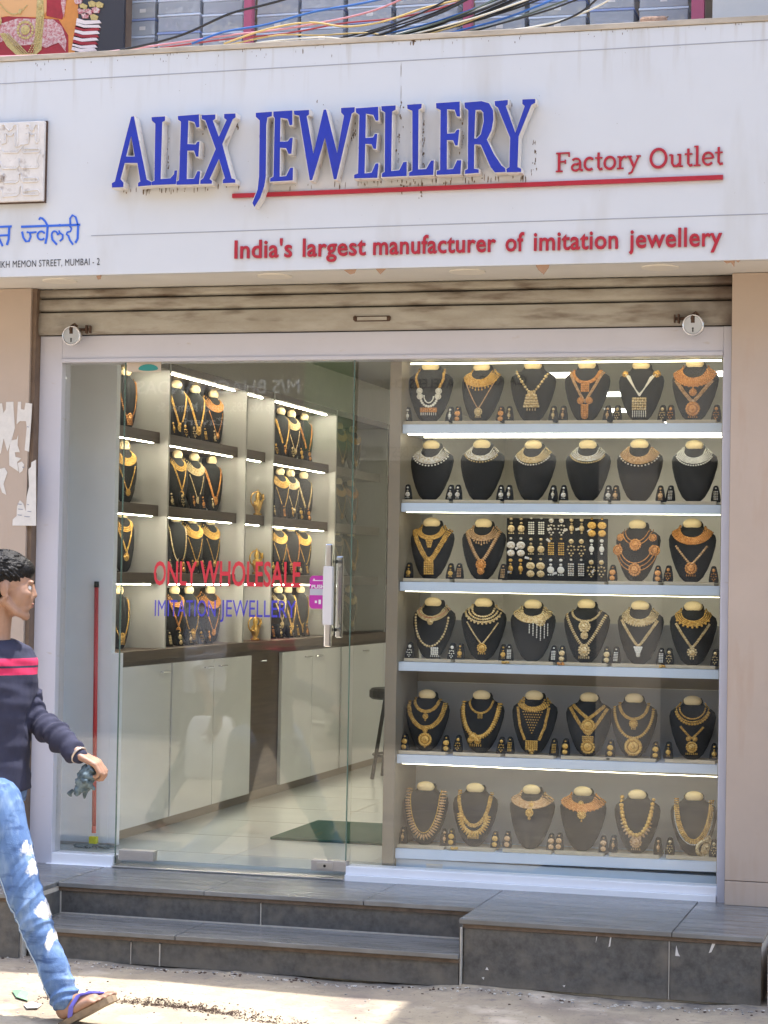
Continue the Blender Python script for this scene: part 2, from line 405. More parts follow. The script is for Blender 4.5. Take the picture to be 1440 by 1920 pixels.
# core (mortar bed) set back 3 mm behind the cladding
core = MB()
core.box(-1.028, .667, -.488, .35, -.5, ZT - TH); core.box(-1.028 - 1.6, -1.030, -.83, .35, -.5, ZT - TH)
core.box(.669, 1.728, -.765, .35, -.5, ZT - TH); core.box(-1.026, .665, -.775, -.49, -.5, -.148 - TH)
o = core.build('mortar_core', M_grout); o.parent = st; o.matrix_parent_inverse = Matrix.Translation(-Vector(st.location))
# top slabs
g = .003
for (x0, x1, y0, y1) in [(-1.030, -.42, -.515, .02), (-.42, .22, -.515, .02), (.22, .655, -.515, .02), (.655, 1.42, -.79, .02), (1.42, 1.738, -.79, .02), (1.738 - .0, 1.739, -.79, .02), (-1.85, -1.033, -.86, .02), (-2.63, -1.853, -.86, .02)][:5] + [(-1.85, -1.033, -.86, .02), (-2.63, -1.853, -.86, .02)]:
    child_box('stone_slab', M_stone, (x0 + g * .5, x1 - g * .5, y0, y1, ZT - TH, ZT + rnd.uniform(-.0006, .0006)), st, .0025)
for (x0, x1) in [(-1.026, -.42), (-.42, .663)]:
    child_box('stone_slab', M_stone, (x0 + g * .5, x1 - g * .5, -.815, -.502, -.148 - TH, -.148), st, .0025)
# brown cut edge strips under the noses
for (x0, x1, y, z) in [(-1.028, .655, -.507, ZT - TH), (.670, 1.730, -.782, ZT - TH), (-1.026, .663, -.805, -.148 - TH), (-2.62, -1.034, -.85, ZT - TH)]:
    child_box('nosing_strip', M_nose, (x0, x1, y, y + .02, z - .014, z - .0005), st)
# riser tiles
def risers(xs_, y, z0, z1):
    for a, b in zip(xs_[:-1], xs_[1:]):
        child_box('riser_tile', M_riser, (a + .0035, b - .0035, y, y + .014, z0, z1), st, .0012)
risers([-1.024, -.192, .663], -.5, -.145, ZT - TH - .015)
risers([.669, 1.410, 1.732], -.778, -.262, ZT - TH - .015)
risers([-1.024, -.60, -.485, .663], -.798, -.268, -.148 - TH - .015)
risers([-2.62, -1.8, -1.034], -.845, -.268, ZT - TH - .015)
# return faces left and right of the step recess
for (x0, x1, y0, y1, z0, z1) in [(.655, .669, -.778, -.502, -.145, ZT - TH - .015), (-1.034, -1.024, -.845, -.502, -.145, ZT - TH - .015)]:
    child_box('riser_tile', M_riser, (x0, x1, y0, y1, z0, z1), st)
# grout seams standing slightly proud
gr = MB()
gr.box(-1.022, .664, -.505, -.499, -.1475, -.1425)
gr.box(-.194, -.190, -.5025, -.49, -.143, -.06); gr.box(1.4085, 1.4115, -.7805, -.77, -.262, -.06); gr.box(-.4875, -.4825, -.8005, -.79, -.268, -.185)
gr.box(.664, .668, -.8005, -.775, -.262, -.055); gr.box(-.602, -.599, -.8, -.79, -.268, -.185); gr.box(-1.027, -1.0205, -.506, -.4995, -.148, -.06)
o = gr.build('grout_joint', M_grout); o.parent = st; o.matrix_parent_inverse = Matrix.Translation(-Vector(st.location))
# paint chips and scratches on the right block
ch = MB()
def decal(pts, Y, mbx, d=.0012):
    q = [onY(u, v, Y) for u, v in pts]
    mbx.poly([(p.x, p.z) for p in q], [], lambda a, b, dd: (a, Y - .0006 + dd, b), d)
for pts in [[(1268, 1773), (1272, 1788), (1275, 1793), (1266, 1792)], [(1337, 1764), (1342, 1768), (1334, 1785), (1329, 1787)], [(910, 1818), (913, 1813), (916, 1819)], [(1146, 1746), (1148, 1746), (1144, 1774), (1141, 1776)], [(903, 1833), (908, 1832), (907, 1837)], [(1118, 1756), (1120, 1756), (1117, 1768)], [(1055, 1848), (1060, 1847), (1058, 1851)]]:
    decal(pts, -.7785, ch)
o = tag(ch.build('paint_chips', M_paper), kind='stuff'); o.parent = st; o.matrix_parent_inverse = Matrix.Translation(-Vector(st.location))
# neighbour's plinth to the right
box('neighbour_plinth', M_plaster, (1.752, 4.5, -.80, .0, -.5, -.075), bevel=.006)
tag(bpy.data.objects['neighbour_plinth'], 'beige plastered plinth of the neighbouring shop right of the stone block', 'plinth')

# ------------------------------------------------------------ facade
def facade_box(name, m, d, label=None, cat=None, parent=None, bevel=0.002, kind=None, group=None):
    o = box(name, m, d, parent, bevel)
    return tag(o, label, cat, group, kind)
# pilasters
pl = empty('pilaster', (-1.9, -.09, -.02), label='tan panelled pilaster on the left with torn poster remains', cat='pilaster')
def cadd(o, parent):
    o.parent = parent; o.matrix_parent_inverse = Matrix.Translation(-Vector(parent.location)); return o
cadd(box('panel', M_pil, (-3.6, -1.403, -.09, .30, ZT, 2.384), bevel=.002), pl)
torn = MB()
def zpts(L, ox, oy, s): return [(ox + x / s, oy + y / s) for x, y in L]
for L in [[(0, 115), (25, 110), (45, 235), (75, 190), (80, 95), (172, 92), (175, 190), (192, 430), (150, 580), (95, 730), (48, 560), (10, 760), (-60, 700), (-80, 120)],
          [(232, 92), (270, 92), (268, 185), (315, 195), (330, 105), (412, 115), (400, 350), (372, 735), (318, 715), (345, 420), (335, 340), (255, 340), (215, 380)],
          [(140, 590), (215, 575), (235, 520), (225, 650), (255, 740), (190, 740), (200, 800), (275, 820), (220, 870), (240, 990), (120, 910), (118, 720)],
          [(462, 838), (465, 1685), (160, 1685), (165, 1605), (215, 1560), (220, 1440), (255, 1360), (300, 1400), (330, 1500), (345, 1310), (375, 1180), (365, 960), (400, 930), (405, 870)],
          [(230, 880), (280, 860), (310, 900), (290, 980), (250, 1010)],
          [(-20, 960), (60, 940), (95, 1000), (45, 1150), (80, 1290), (30, 1260), (0, 1180), (-30, 1050)]]:
    q = [onY(u, v, -.0915) for u, v in zpts(L, 0, 740, 6.86)]
    torn.poly([(p.x, p.z) for p in q], [], lambda a, b, dd: (a, -.0925 + dd, b), .0022)
cadd(torn.build('torn_poster', M_paper), pl)
ink = MB()
for (x, y, w, h) in [(225, 1400, 60, 12), (230, 1465, 70, 12), (345, 1405, 30, 10), (350, 1495, 55, 10), (225, 1540, 60, 12), (310, 1560, 80, 12), (345, 405, 25, 12), (285, 925, 30, 14)]:
    q = [onY(u, v, -.0930) for u, v in zpts([(x, y), (x + w, y + 6), (x + w * .8, y + h + 6), (x + 5, y + h)], 0, 740, 6.86)]
    ink.poly([(p.x, p.z) for p in q], [], lambda a, b, dd: (a, -.0934 + dd, b), .0008)
cadd(tag(ink.build('ink_fragments', M_grey), kind='stuff'), pl)
pr = empty('pilaster', (1.9, -.09, -.02), label='tan panelled pilaster on the right of the display window', cat='pilaster')
cadd(box('panel', M_pil, (1.524, 3.6, -.088, .30, .068, 2.384), bevel=.002), pr)
cadd(box('panel', M_pil, (1.524, 3.6, -.0885, .30, ZT, .0655), bevel=.0015), pr)
# frame
fr = empty('shopfront_frame', (0, 0, 0), label='white powder-coated aluminium frame around the door and windows', cat='frame')
def fp(name, m, d, b=.002):
    return cadd(box(name, m, d, bevel=b), fr)
fp('jamb', M_frame, (-1.383, -1.281, -.030, .06, -.030, 2.187))
fp('jamb', M_frame, (1.487, 1.521, -.034, .06, -.030, 2.187))
fp('head_rail', M_frame, (-1.2805, 1.4865, -.032, .06, 2.074, 2.187))
fp('head_lip', M_frame, (-1.2805, 1.4865, -.040, -.0325, 2.074, 2.090))
fp('sill', M_sill, (-1.2805, -1.003, -.030, .06, -.030, .019))
fp('sill', M_sill, (.003, 1.4865, -.030, .06, .000, .031))
fp('sill_lip', M_sill, (.003, 1.4865, -.042, .06, -.0300, -.0005))
fp('threshold', M_steel, (-1.002, .002, -.05, .06, -.0235, -.017))
fp('threshold', M_sill, (-1.30, .002, -.044, .05, -.0300, -.0240), .001)
for x0, x1, z in [(-1.2, -1.12, 2.10), (1.25, 1.34, 2.115), (-.9, -.86, 2.14)]:
    pass
# glass
def pane(name, x0, x1, z0, z1, y, label, cat='window glass', parent=None):
    o = MB().box(x0, x1, y, y + .008, z0, z1).build(name, M_glass)
    tag(o, label, cat); return o
pane('window_pane', -1.279, -1.006, .020, 2.073, .004, 'narrow fixed glass pane left of the door with the mop behind', 'window pane')
pane('window_pane', 0.010, 1.486, .032, 2.073, .004, 'large fixed glass pane in front of the jewellery display', 'window pane')
door = empty('glass_door', (-1.0, -.012, 0), label='frameless glass shop door with red and blue lettering and long pull handle', cat='door')
o = MB().box(-1.001, -.004, -.012, -.002, -.012, 2.096).build('door_glass', M_glass); cadd(o, door)
e = MB(); e.box(-.0035, -.0015, -.0125, -.0015, -.012, 2.0965); e.box(-1.0035, -1.0015, -.0125, -.0015, -.012, 2.0965); e.box(-1.001, -.004, -.0125, -.0015, 2.0965, 2.0985)
cadd(e.build('glass_edge', M_gedge), door)
e = MB(); e.box(-1.003, -.002, -.014, .0, 2.099, 2.105); cadd(e.build('top_rail', M_guide), door)
e = MB()
for u0, v0, u1, v1 in [(222, 1594, 287, 1617)]:
    a = onY(u0, v0, -.03); b = onY(u1, v1, -.03); e.box(a.x, b.x, -.030, .016, b.z + .002, a.z + .002)
pf = cadd(e.build('patch_fitting', M_patch, bevel=.002), door)
e = MB(); a = onY(583, 1612, -.03); b = onY(649, 1636, -.03); e.box(a.x, b.x, -.030, .016, b.z + .001, a.z)
pf2 = cadd(e.build('patch_fitting', M_patch, bevel=.002), door)
e = MB(); a = onY(594, 1616, -.03); b = onY(624, 1631, -.03); e.box(a.x, b.x, -.0335, -.030, b.z, a.z)
lk = e.build('lock_plate', M_steel, pf2, bevel=.001)
e = MB(); e.tube([((a.x + b.x) / 2, -.0345, (a.z + b.z) / 2), ((a.x + b.x) / 2, -.0330, (a.z + b.z) / 2)], .006, 10); e.box((a.x + b.x) / 2 - .001, (a.x + b.x) / 2 + .001, -.0352, -.033, (a.z + b.z) / 2 - .004, (a.z + b.z) / 2 + .004)
cadd(e.build('keyhole', M_blackmetal, None), door)
e = MB(); a = onY(239, 669, -.014); b = onY(302, 697, -.014); e.box(a.x, b.x, -.0165, -.0125, b.z, a.z)
cadd(e.build('top_patch', M_patchbeige, bevel=.001), door)
e = MB(); c = onY(278, 690, -.0175)
e.poly([(c.x + .044 * math.cos(t) * (1 if abs(math.cos(t)) > .1 else 1), c.z - .004 + (.020 if math.sin(t) > 0 else .008) * math.sin(t)) for t in [i * math.pi / 12 for i in range(24)]], [], lambda a, b, d: (a, -.0185 + d, b), .0015)
cadd(e.build('round_sticker', M_teal), door)
# handle: outer bar and inner bar
e = MB()
hx = onY(617, 1100, -.06).x
z0 = onY(617, 1213, -.06).z; z1 = onY(617, 1020, -.06).z
e.box(hx - .015, hx + .013, -.072, -.052, z0, z1)
cadd(e.build('handle_bar', M_chrome, bevel=.004), door)
e = MB(); zA = onY(617, 1172, -.06).z; zB = onY(617, 1062, -.06).z
e.box(hx - .021, hx + .018, -.080, -.050, zA, zB)
cadd(e.build('handle_grip', mat('handle_grip_white', (.66, .63, .62), .35), bevel=.004), door)
e = MB(); hx2 = onY(637, 1100, .05).x; zA2 = onY(637, 1196, .05).z; zB2 = onY(637, 1043, .05).z
e.box(hx2 - .014, hx2 + .014, .042, .062, zA2, zB2)
cadd(e.build('inner_handle_bar', M_chrome, bevel=.004), door)
e = MB(); 
for z in (zB + .02, zA - .02):
    e.tube([(hx, -.055, z), (hx, -.012, z)], .007, 10); e.tube([(hx2, -.002, z), (hx2, .045, z)], .007, 10)
cadd(e.build('handle_mount', M_blackmetal), door)

# ------------------------------------------------------------ lettering
fontcache = {}
def text_islands(s, bold=0.0, spacing=1.0):
    """outlines of a word in the built-in font as per-character tri lists, normalised to baseline 0"""
    cu = bpy.data.curves.new('lettering', 'FONT'); cu.body = s; cu.size = 1.0; cu.resolution_u = 3
    cu.offset = bold; cu.space_character = spacing
    ob = bpy.data.objects.new('lettering', cu); COL.objects.link(ob)
    me = bpy.data.meshes.new_from_object(ob.evaluated_get(bpy.context.evaluated_depsgraph_get()))
    bpy.data.objects.remove(ob); bpy.data.curves.remove(cu)
    bm = bmesh.new(); bm.from_mesh(me); bpy.data.meshes.remove(me)
    bmesh.ops.remove_doubles(bm, verts=bm.verts, dist=1e-5)
    seen = set(); isl = []
    for f in bm.faces:
        if f in seen: continue
        stack = [f]; seen.add(f); comp = []
        while stack:
            q = stack.pop(); comp.append(q)
            for ed in q.edges:
                for g_ in ed.link_faces:
                    if g_ not in seen: seen.add(g_); stack.append(g_)
        xsx = [v.co.x for q in comp for v in q.verts]
        isl.append([min(xsx), max(xsx), comp])
    isl.sort(key=lambda a: a[0])
    merged = []
    for a in isl:
        if merged and a[0] < merged[-1][1] - 0.35 * min(a[1] - a[0], merged[-1][1] - merged[-1][0]):
            merged[-1][1] = max(merged[-1][1], a[1]); merged[-1][2] += a[2]
        else: merged.append([a[0], a[1], list(a[2])])
    out = []
    for a0, a1, comp in merged:
        out.append([[tuple(v.co.xy) for v in f.verts] for f in comp])
    bm.free()
    return out
def word(s, m, parent, Y, uvl, uvr, cap, name='letter', depth=.006, bold=0.0, join=False, ref='cap', spacing=1.0, flip=False):
    """a word laid on the plane y=Y between two baseline points measured on the photograph; cap = cap height in metres"""
    isl = text_islands(s, bold, spacing)
    allp = [p for L in isl for f in L for p in f]
    x0 = min(p[0] for p in allp); x1 = max(p[0] for p in allp)
    A = onY(*uvl, Y); B = onY(*uvr, Y)
    sx = (B.x - A.x) / (x1 - x0); CAPH = 0.73
    sz = cap / CAPH; dz = (B.z - A.z) / (B.x - A.x)
    obs = []
    big = MB()
    for L in isl:
        mb = big if join else MB()
        for f in L:
            k = len(f)
            pts = [(A.x + (p[0] - x0) * sx, A.z + p[1] * sz + (p[0] - x0) * sx * dz) for p in f]
            vs = [(a, Y - depth, b) for a, b in pts] + [(a, Y, b) for a, b in pts]
            fs_ = [tuple(range(k))]
            mb.add(vs, fs_)
        # side walls on boundary edges
        edges = {}
        for f in L:
            k = len(f)
            for i in range(k):
                a = tuple(round(c, 5) for c in f[i]); b = tuple(round(c, 5) for c in f[(i + 1) % k])
                edges.setdefault((min(a, b), max(a, b)), []).append((f[i], f[(i + 1) % k]))
        if depth > .002:
            for k_, lst in edges.items():
                if len(lst) == 1:
                    (a, b) = lst[0]
                    q = [(A.x + (p[0] - x0) * sx, A.z + p[1] * sz + (p[0] - x0) * sx * dz) for p in (a, b)]
                    mb.add([(q[0][0], Y - depth, q[0][1]), (q[1][0], Y - depth, q[1][1]), (q[1][0], Y, q[1][1]), (q[0][0], Y, q[0][1])], [(0, 3, 2, 1)])
        if not join:
            obs.append(cadd(mb.build(name, m), parent) if parent else mb.build(name, m))
    if join:
        obs.append(cadd(big.build(name, m), parent) if parent else big.build(name, m))
    return obs

# ------------------------------------------------------------ signboard
YS = -0.40
sign = empty('shop_sign', (0, YS, 2.386), label='wide white shop signboard with blue raised serif letters and red taglines', cat='signboard')
ZB, ZTOP = 2.386, 3.268
cadd(box('sign_face', M_sign, (-3.6, 3.6, YS, YS + .03, ZB, ZTOP), bevel=.002), sign)
cadd(box('cap_strip', M_cap, (-3.6, 3.6, YS - .006, YS + .12, ZTOP + .001, ZTOP + .022), bevel=.002), sign)
cadd(box('soffit', M_soffit, (-3.6, 3.6, YS + .031, .30, ZB - .0, ZB + .02), bevel=.0), sign)
cadd(box('top_ledge', M_cap, (-3.6, 3.6, YS + .121, .30, ZTOP - .02, ZTOP + .004)), sign)
# downlight rims in the soffit
for px in (40, 470, 850, 1225):
    c = onZ(px, 497 + (470 - px) * .012, ZB)
    e = MB(); ring = [(c.x + .07 * math.cos(t), -.27 + .07 * math.sin(t)) for t in [i * math.pi / 12 for i in range(24)]]
    e.poly(ring, [], lambda a, b, d: (a, b, ZB - .004 + d), .006)
    cadd(e.build('downlight', mat('downlight_white', (.78, .74, .66), .5) if 'downlight_white' not in _mats else _mats['downlight_white']), sign)
def line(u0, v0, u1, v1, th, m, name, d=.0012, Y=YS):
    a = onY(u0, v0, Y); b = onY(u1, v1, Y)
    e = MB(); e.add([(a.x, Y - d, a.z - th / 2), (b.x, Y - d, b.z - th / 2), (b.x, Y - d, b.z + th / 2), (a.x, Y - d, a.z + th / 2),
                     (a.x, Y + .001, a.z - th / 2), (b.x, Y + .001, b.z - th / 2), (b.x, Y + .001, b.z + th / 2), (a.x, Y + .001, a.z + th / 2)],
                    [(0, 1, 2, 3), (4, 7, 6, 5), (0, 4, 5, 1), (3, 2, 6, 7), (1, 5, 6, 2), (0, 3, 7, 4)])
    return cadd(e.build(name, m), sign)
line(-260, 172, 1560, 68, .003, M_grey, 'rule_line')
line(171, 442, 1560, 397, .003, M_grey, 'rule_line')
line(437, 368, 1356, 333, .0165, M_red, 'red_underline', d=.012)

Z5 = lambda L: zpts(L, 200, 160, 3.2727)
Z6 = lambda L: zpts(L, 600, 160, 3.2727)
GL = [
 ('A', Z5([(150,192),(166,190),(245,578),(272,592),(272,613),(192,620),(192,598),(206,590),(188,476),(110,476),(84,575),(103,598),(101,624),(32,627),(31,600),(50,590),(100,385)]), [Z5([(150,310),(172,436),(118,436)])]),
 ('L', Z5([(275,195),(357,190),(357,215),(340,225),(330,575),(390,570),(412,545),(416,522),(432,522),(424,606),(275,612),(275,592),(292,585),(298,235),(276,215)]), []),
 ('E', Z5([(436,188),(565,178),(567,255),(550,258),(538,225),(500,215),(495,360),(545,362),(556,345),(568,345),(562,437),(548,437),(535,400),(494,400),(490,575),(535,572),(557,525),(573,528),(565,606),(428,610),(428,590),(443,582),(455,222),(437,210)]), []),
 ('X', Z5([(582,183),(665,178),(665,205),(650,215),(687,315),(735,212),(720,200),(720,175),(788,172),(790,195),(772,208),(708,360),(765,570),(788,578),(788,597),(712,600),(712,580),(725,570),(688,450),(630,575),(645,585),(643,603),(574,604),(574,582),(592,570),(668,390),(605,215),(583,205)]), []),
 ('J', Z5([(914,168),(1013,161),(1012,188),(985,196),(978,240),(975,560),(965,620),(940,690),(905,745),(893,722),(925,640),(934,560),(938,215),(914,192)]), []),
 ('E', Z5([(1022,160),(1138,153),(1138,240),(1122,245),(1110,205),(1065,198),(1062,345),(1110,343),(1125,322),(1140,322),(1132,418),(1115,420),(1100,385),(1062,382),(1060,560),(1100,556),(1125,505),(1142,505),(1140,582),(1002,590),(1002,570),(1022,560),(1030,200),(1022,188)]), []),
 ('W', Z5([(1147,155),(1240,150),(1240,178),(1225,188),(1267,420),(1330,148),(1345,148),(1413,415),(1455,185),(1437,165),(1437,138),(1520,133),(1520,160),(1502,172),(1408,575),(1392,575),(1338,320),(1260,580),(1245,582),(1180,185),(1150,178)]), []),
 ('E', Z6([(218,140),(355,130),(357,215),(340,215),(325,180),(280,172),(277,322),(325,318),(335,297),(350,297),(342,388),(327,388),(315,360),(276,358),(272,540),(315,535),(340,478),(357,478),(350,566),(208,570),(208,548),(232,540),(240,180),(220,165)]), []),
 ('L', Z6([(375,127),(462,122),(462,148),(440,160),(435,525),(485,520),(510,470),(530,468),(530,555),(378,562),(378,540),(395,530),(398,165),(376,152)]), []),
 ('L', Z6([(533,118),(622,112),(620,138),(603,148),(600,515),(650,512),(680,460),(697,460),(693,548),(545,555),(545,533),(565,525),(565,155),(535,142)]), []),
 ('E', Z6([(710,108),(855,98),(857,190),(838,188),(825,148),(778,145),(778,295),(825,292),(838,270),(853,270),(843,367),(828,367),(815,335),(777,335),(776,515),(815,512),(840,458),(865,458),(860,542),(714,548),(714,525),(735,518),(738,150),(712,138)]), []),
 ('R', Z6([(885,104),(990,95),(1035,108),(1060,150),(1062,210),(1050,275),(1022,330),(1065,420),(1112,490),(1135,508),(1137,530),(1072,533),(1045,500),(985,362),(945,360),(943,510),(972,515),(972,535),(888,542),(888,520),(905,512),(908,150),(886,135)]), [Z6([(952,150),(985,148),(1000,165),(1003,220),(985,300),(960,325),(945,325)])]),
 ('Y', Z6([(1070,95),(1150,88),(1150,115),(1138,125),(1197,290),(1255,125),(1240,112),(1240,85),(1318,82),(1318,105),(1295,118),(1217,310),(1210,500),(1232,510),(1232,530),(1144,532),(1142,512),(1160,500),(1165,320),(1090,135),(1072,122)]), []),
]
def offset_poly(P, d):
    n = len(P); A = sum(P[i][0] * P[(i + 1) % n][1] - P[(i + 1) % n][0] * P[i][1] for i in range(n))
    s = 1 if A > 0 else -1
    out = []
    for i in range(n):
        p0, p1, p2 = Vector(P[i - 1]), Vector(P[i]), Vector(P[(i + 1) % n])
        e1 = (p1 - p0).normalized(); e2 = (p2 - p1).normalized()
        n1 = Vector((e1.y, -e1.x)) * s; n2 = Vector((e2.y, -e2.x)) * s
        b = n1 + n2
        k = min(1.6, 1 / max(.35, 1 + n1.dot(n2)) ) if b.length > 1e-6 else 0
        q = p1 + b * d * k
        out.append((q.x, q.y))
    return out
YF = YS - .062
for i, (nm, out, holes) in enumerate(GL):
    def tw(L): return [(onY(u, v, YF).x, onY(u, v, YF).z) for u, v in L]
    O = tw(out); H = [tw(h) for h in holes]
    O2 = offset_poly(O, .0030); H2 = [offset_poly(h, -.003) for h in H]
    e = MB(); yy = YF + .002 + i * .00035
    e.poly(O2, H2, lambda a, b, d: (a, yy + d, b), -yy + YS - .008)
    body = cadd(e.build('raised_letter', M_side), sign)
    f = MB(); f.poly(O, H, lambda a, b, d: (a, yy - .0016 + d, b), .0014)
    fo = f.build('letter_face', M_blue, body)
    # stand-off pins
    p = MB(); cx = sum(a for a, b in O) / len(O); zlo = min(b for a, b in O); zhi = max(b for a, b in O)
# stains under and beside the letters
stn = MB()
def blot(cx, cz, w, h, Y=YS, rough=.4, n=9):
    P = []
    for k in range(n):
        t = 2 * math.pi * k / n; r_ = 1 + rnd.uniform(-rough, rough)
        P.append((cx + w * .5 * math.cos(t) * r_, cz + h * .5 * math.sin(t) * r_))
    stn.poly(P, [], lambda a, b, d: (a, Y - .0008 + d, b), .0012)
for (u0, u1, v0, v1, n) in [(225, 450, 352, 342, 34), (480, 700, 345, 338, 10), (668, 985, 338, 328, 46)]:
    for k in range(n):
        t = rnd.random(); u = u0 + (u1 - u0) * t + 6; v = v0 + (v1 - v0) * t + rnd.uniform(2, 12)
        p = onY(u, v, YS); blot(p.x, p.z, rnd.uniform(.0012, .005), rnd.uniform(.006, .026))
for (u, v0, v1, n) in [(312, 225, 320, 16), (380, 235, 300, 6), (507, 230, 240, 3), (663, 222, 262, 18), (753, 180, 240, 8), (747, 240, 345, 14), (793, 205, 330, 26), (866, 200, 290, 16), (868, 295, 345, 6), (1003, 255, 330, 16), (955, 190, 205, 6), (444, 225, 240, 5), (757, 345, 375, 6), (790, 345, 372, 8), (930, 290, 310, 5), (600, 190, 200, 2)]:
    for k in range(n):
        u_ = u + rnd.gauss(0, 2.6); v = rnd.uniform(v0, v1); p = onY(u_, v, YS)
        blot(p.x, p.z, rnd.uniform(.0015, .006), rnd.uniform(.003, .016))
for k in range(90):                       # specks and drips under the cap strip
    u = rnd.uniform(0, 1440); p = onY(u, 113 - u * .059 + 4 + abs(rnd.gauss(0, 9)), YS)
    blot(p.x, p.z, rnd.uniform(.0008, .003), rnd.uniform(.003, .014))
for k in range(60):
    u = rnd.uniform(0, 1440); v = rnd.uniform(120, 480) - u * .03; p = onY(u, v, YS); s = rnd.uniform(.0008, .0022); blot(p.x, p.z, s, s)
for (u, v, w, h) in [(775, 76, .022, .012), (775, 81, .006, .022), (770, 82, .004, .014), (1252, 32, .01, .006), (1035, 56, .006, .012), (1112, 48, .006, .01), (568, 95, .004, .02), (752, 130, .002, .05), (752, 175, .002, .07)]:
    p = onY(u, v, YS); blot(p.x, p.z, w, h, rough=.5)
cadd(tag(stn.build('rust_stains', M_stain), kind='stuff'), sign)
# torn shreds hanging at the bottom edge
M_shred = mat('peeling_film_brown', (0.36, .22, .14), .7)
for L in [[(644, 506), (668, 503), (664, 512), (655, 514)], [(704, 500), (724, 495), (712, 514)], [(1004, 494), (1030, 491), (1028, 502), (1018, 514), (1008, 505)], [(1356, 484), (1388, 483), (1384, 492), (1378, 488), (1376, 500), (1370, 492), (1362, 494)], [(180, 517), (190, 515), (187, 523), (182, 524)]]:
    q = [onY(u, v, YS + .004) for u, v in L]
    e = MB(); e.poly([(p.x, min(p.z, ZB + .0)) for p in q], [], lambda a, b, d: (a, YS + .006 + d + (ZB - b) * .3, b), .0015)
    cadd(e.build('peeling_shred', M_shred), sign)

# red serif words: strokes with slab serifs
def stroke(mb, pts, w, fn, depth, k=[0]):
    """ribbon of width w (or widths) along 2-D pts, extruded; each stroke a hair deeper than the last"""
    pts = [Vector(p) for p in pts]; n = len(pts); ws = w if isinstance(w, (list, tuple)) else [w] * n
    Lp, Rp = [], []
    for i, p in enumerate(pts):
        a = pts[max(0, i - 1)]; b = pts[min(n - 1, i + 1)]; t = (b - a).normalized(); nn = Vector((-t.y, t.x))
        Lp.append(p + nn * ws[i] / 2); Rp.append(p - nn * ws[i] / 2)
    k[0] = (k[0] + 1) % 7
    e = k[0] * .00022
    vs = [fn(p.x, p.y, -e) for p in Lp] + [fn(p.x, p.y, -e) for p in Rp] + [fn(p.x, p.y, depth) for p in Lp] + [fn(p.x, p.y, depth) for p in Rp]
    fs = []
    for i in range(n - 1):
        fs += [(i, n + i, n + i + 1, i + 1), (2 * n + i, 2 * n + i + 1, i + 1, i), (n + i, 3 * n + i, 3 * n + i + 1, n + i + 1)]
    fs += [(0, 2 * n, 3 * n, n), (n - 1, 2 * n - 1, 4 * n - 1, 3 * n - 1)]
    mb.add(vs, fs)
def arc(cx, cy, rx, ry, a0, a1, n=12): return [(cx + rx * math.cos(R(a0 + (a1 - a0) * i / n)), cy + ry * math.sin(R(a0 + (a1 - a0) * i / n))) for i in range(n + 1)]
T = .17; S_ = .085
SER = {   # unit: x-height 1, cap 1.45; (advance width, [(pts, width)...])
 'F': (.95, [([(.22, 0), (.22, 1.45)], T), ([(.02, .04), (.46, .04)], S_), ([(.02, 1.41), (.9, 1.41)], S_), ([(.86, 1.43), (.86, 1.12)], S_), ([(.22, .76), (.62, .76)], S_), ([(.62, .9), (.62, .6)], S_)]),
 'a': (.80, [(arc(.36, .68, .26, .27, 150, 0), .12), ([(.62, .68), (.62, .12), (.72, .05), (.80, .06)], .15), (arc(.33, .28, .23, .24, 60, 300), .13), ([(.42, .55), (.62, .58)], .09), ([(.42, .05), (.62, .2)], .09)]),
 'c': (.74, [(arc(.42, .5, .30, .45, 55, 310, 16), .15), ([(.60, .78), (.60, .95)], .12)]),
 't': (.56, [([(.26, 1.32), (.26, .2), (.36, .05), (.52, .10)], .15), ([(.04, .92), (.50, .92)], S_)]),
 'o': (.86, [(arc(.42, .5, .33, .45, 0, 360, 20), .15)]),
 'r': (.66, [([(.22, 0), (.22, .95)], .15), ([(.02, .04), (.44, .04)], S_), ([(.04, .92), (.22, .92)], S_), ([(.24, .62), (.36, .85), (.50, .92), (.62, .84)], .13)]),
 'y': (.84, [([(.12, .95), (.44, .10)], .16), ([(.74, .95), (.44, .10), (.30, -.28), (.10, -.38)], .11), ([(.0, .92), (.30, .92)], S_), ([(.58, .92), (.86, .92)], S_)]),
 'O': (1.22, [(arc(.58, .72, .47, .68, 0, 360, 24), .17)]),
 'u': (.92, [([(.20, .92), (.20, .28), (.30, .08), (.48, .06), (.66, .25)], .15), ([(.68, .95), (.68, .0)], .15), ([(.02, .92), (.20, .92)], S_), ([(.50, .92), (.68, .92)], S_), ([(.68, .04), (.86, .04)], S_)]),
 'l': (.48, [([(.24, 0), (.24, 1.5)], .16), ([(.03, .04), (.45, .04)], S_), ([(.05, 1.46), (.24, 1.46)], S_)]),
 'e': (.80, [(arc(.42, .5, .31, .45, 5, 320, 18), .14), ([(.14, .53), (.70, .53)], .09)]),
}
def serif_word(s, uvl, uvr, xh, Y, m, parent, depth=.006):
    A = onY(*uvl, Y); B = onY(*uvr, Y); tot = sum(SER[c][0] for c in s) - .06
    sx = (B.x - A.x) / tot; dz = (B.z - A.z) / (B.x - A.x); cx = 0
    for c in s:
        e = MB()
        for P_, w in SER[c][1]:
            wl = w * 1.18
            sc = xh
            pts = [((cx + px_) * sx / sc, py_) for px_, py_ in P_]
            stroke(e, pts, wl, lambda a, b, d: (A.x + a * sc, Y - depth + d, A.z + b * sc + a * sc * dz), depth)
        cadd(e.build('raised_letter', m), parent)
        cx += SER[c][0]
serif_word('Factory', (1042, 323), (1199, 315.5), .0500, YS - .001, M_red, sign)
serif_word('Outlet', (1217, 316), (1355, 309), .0500, YS - .001, M_red, sign)
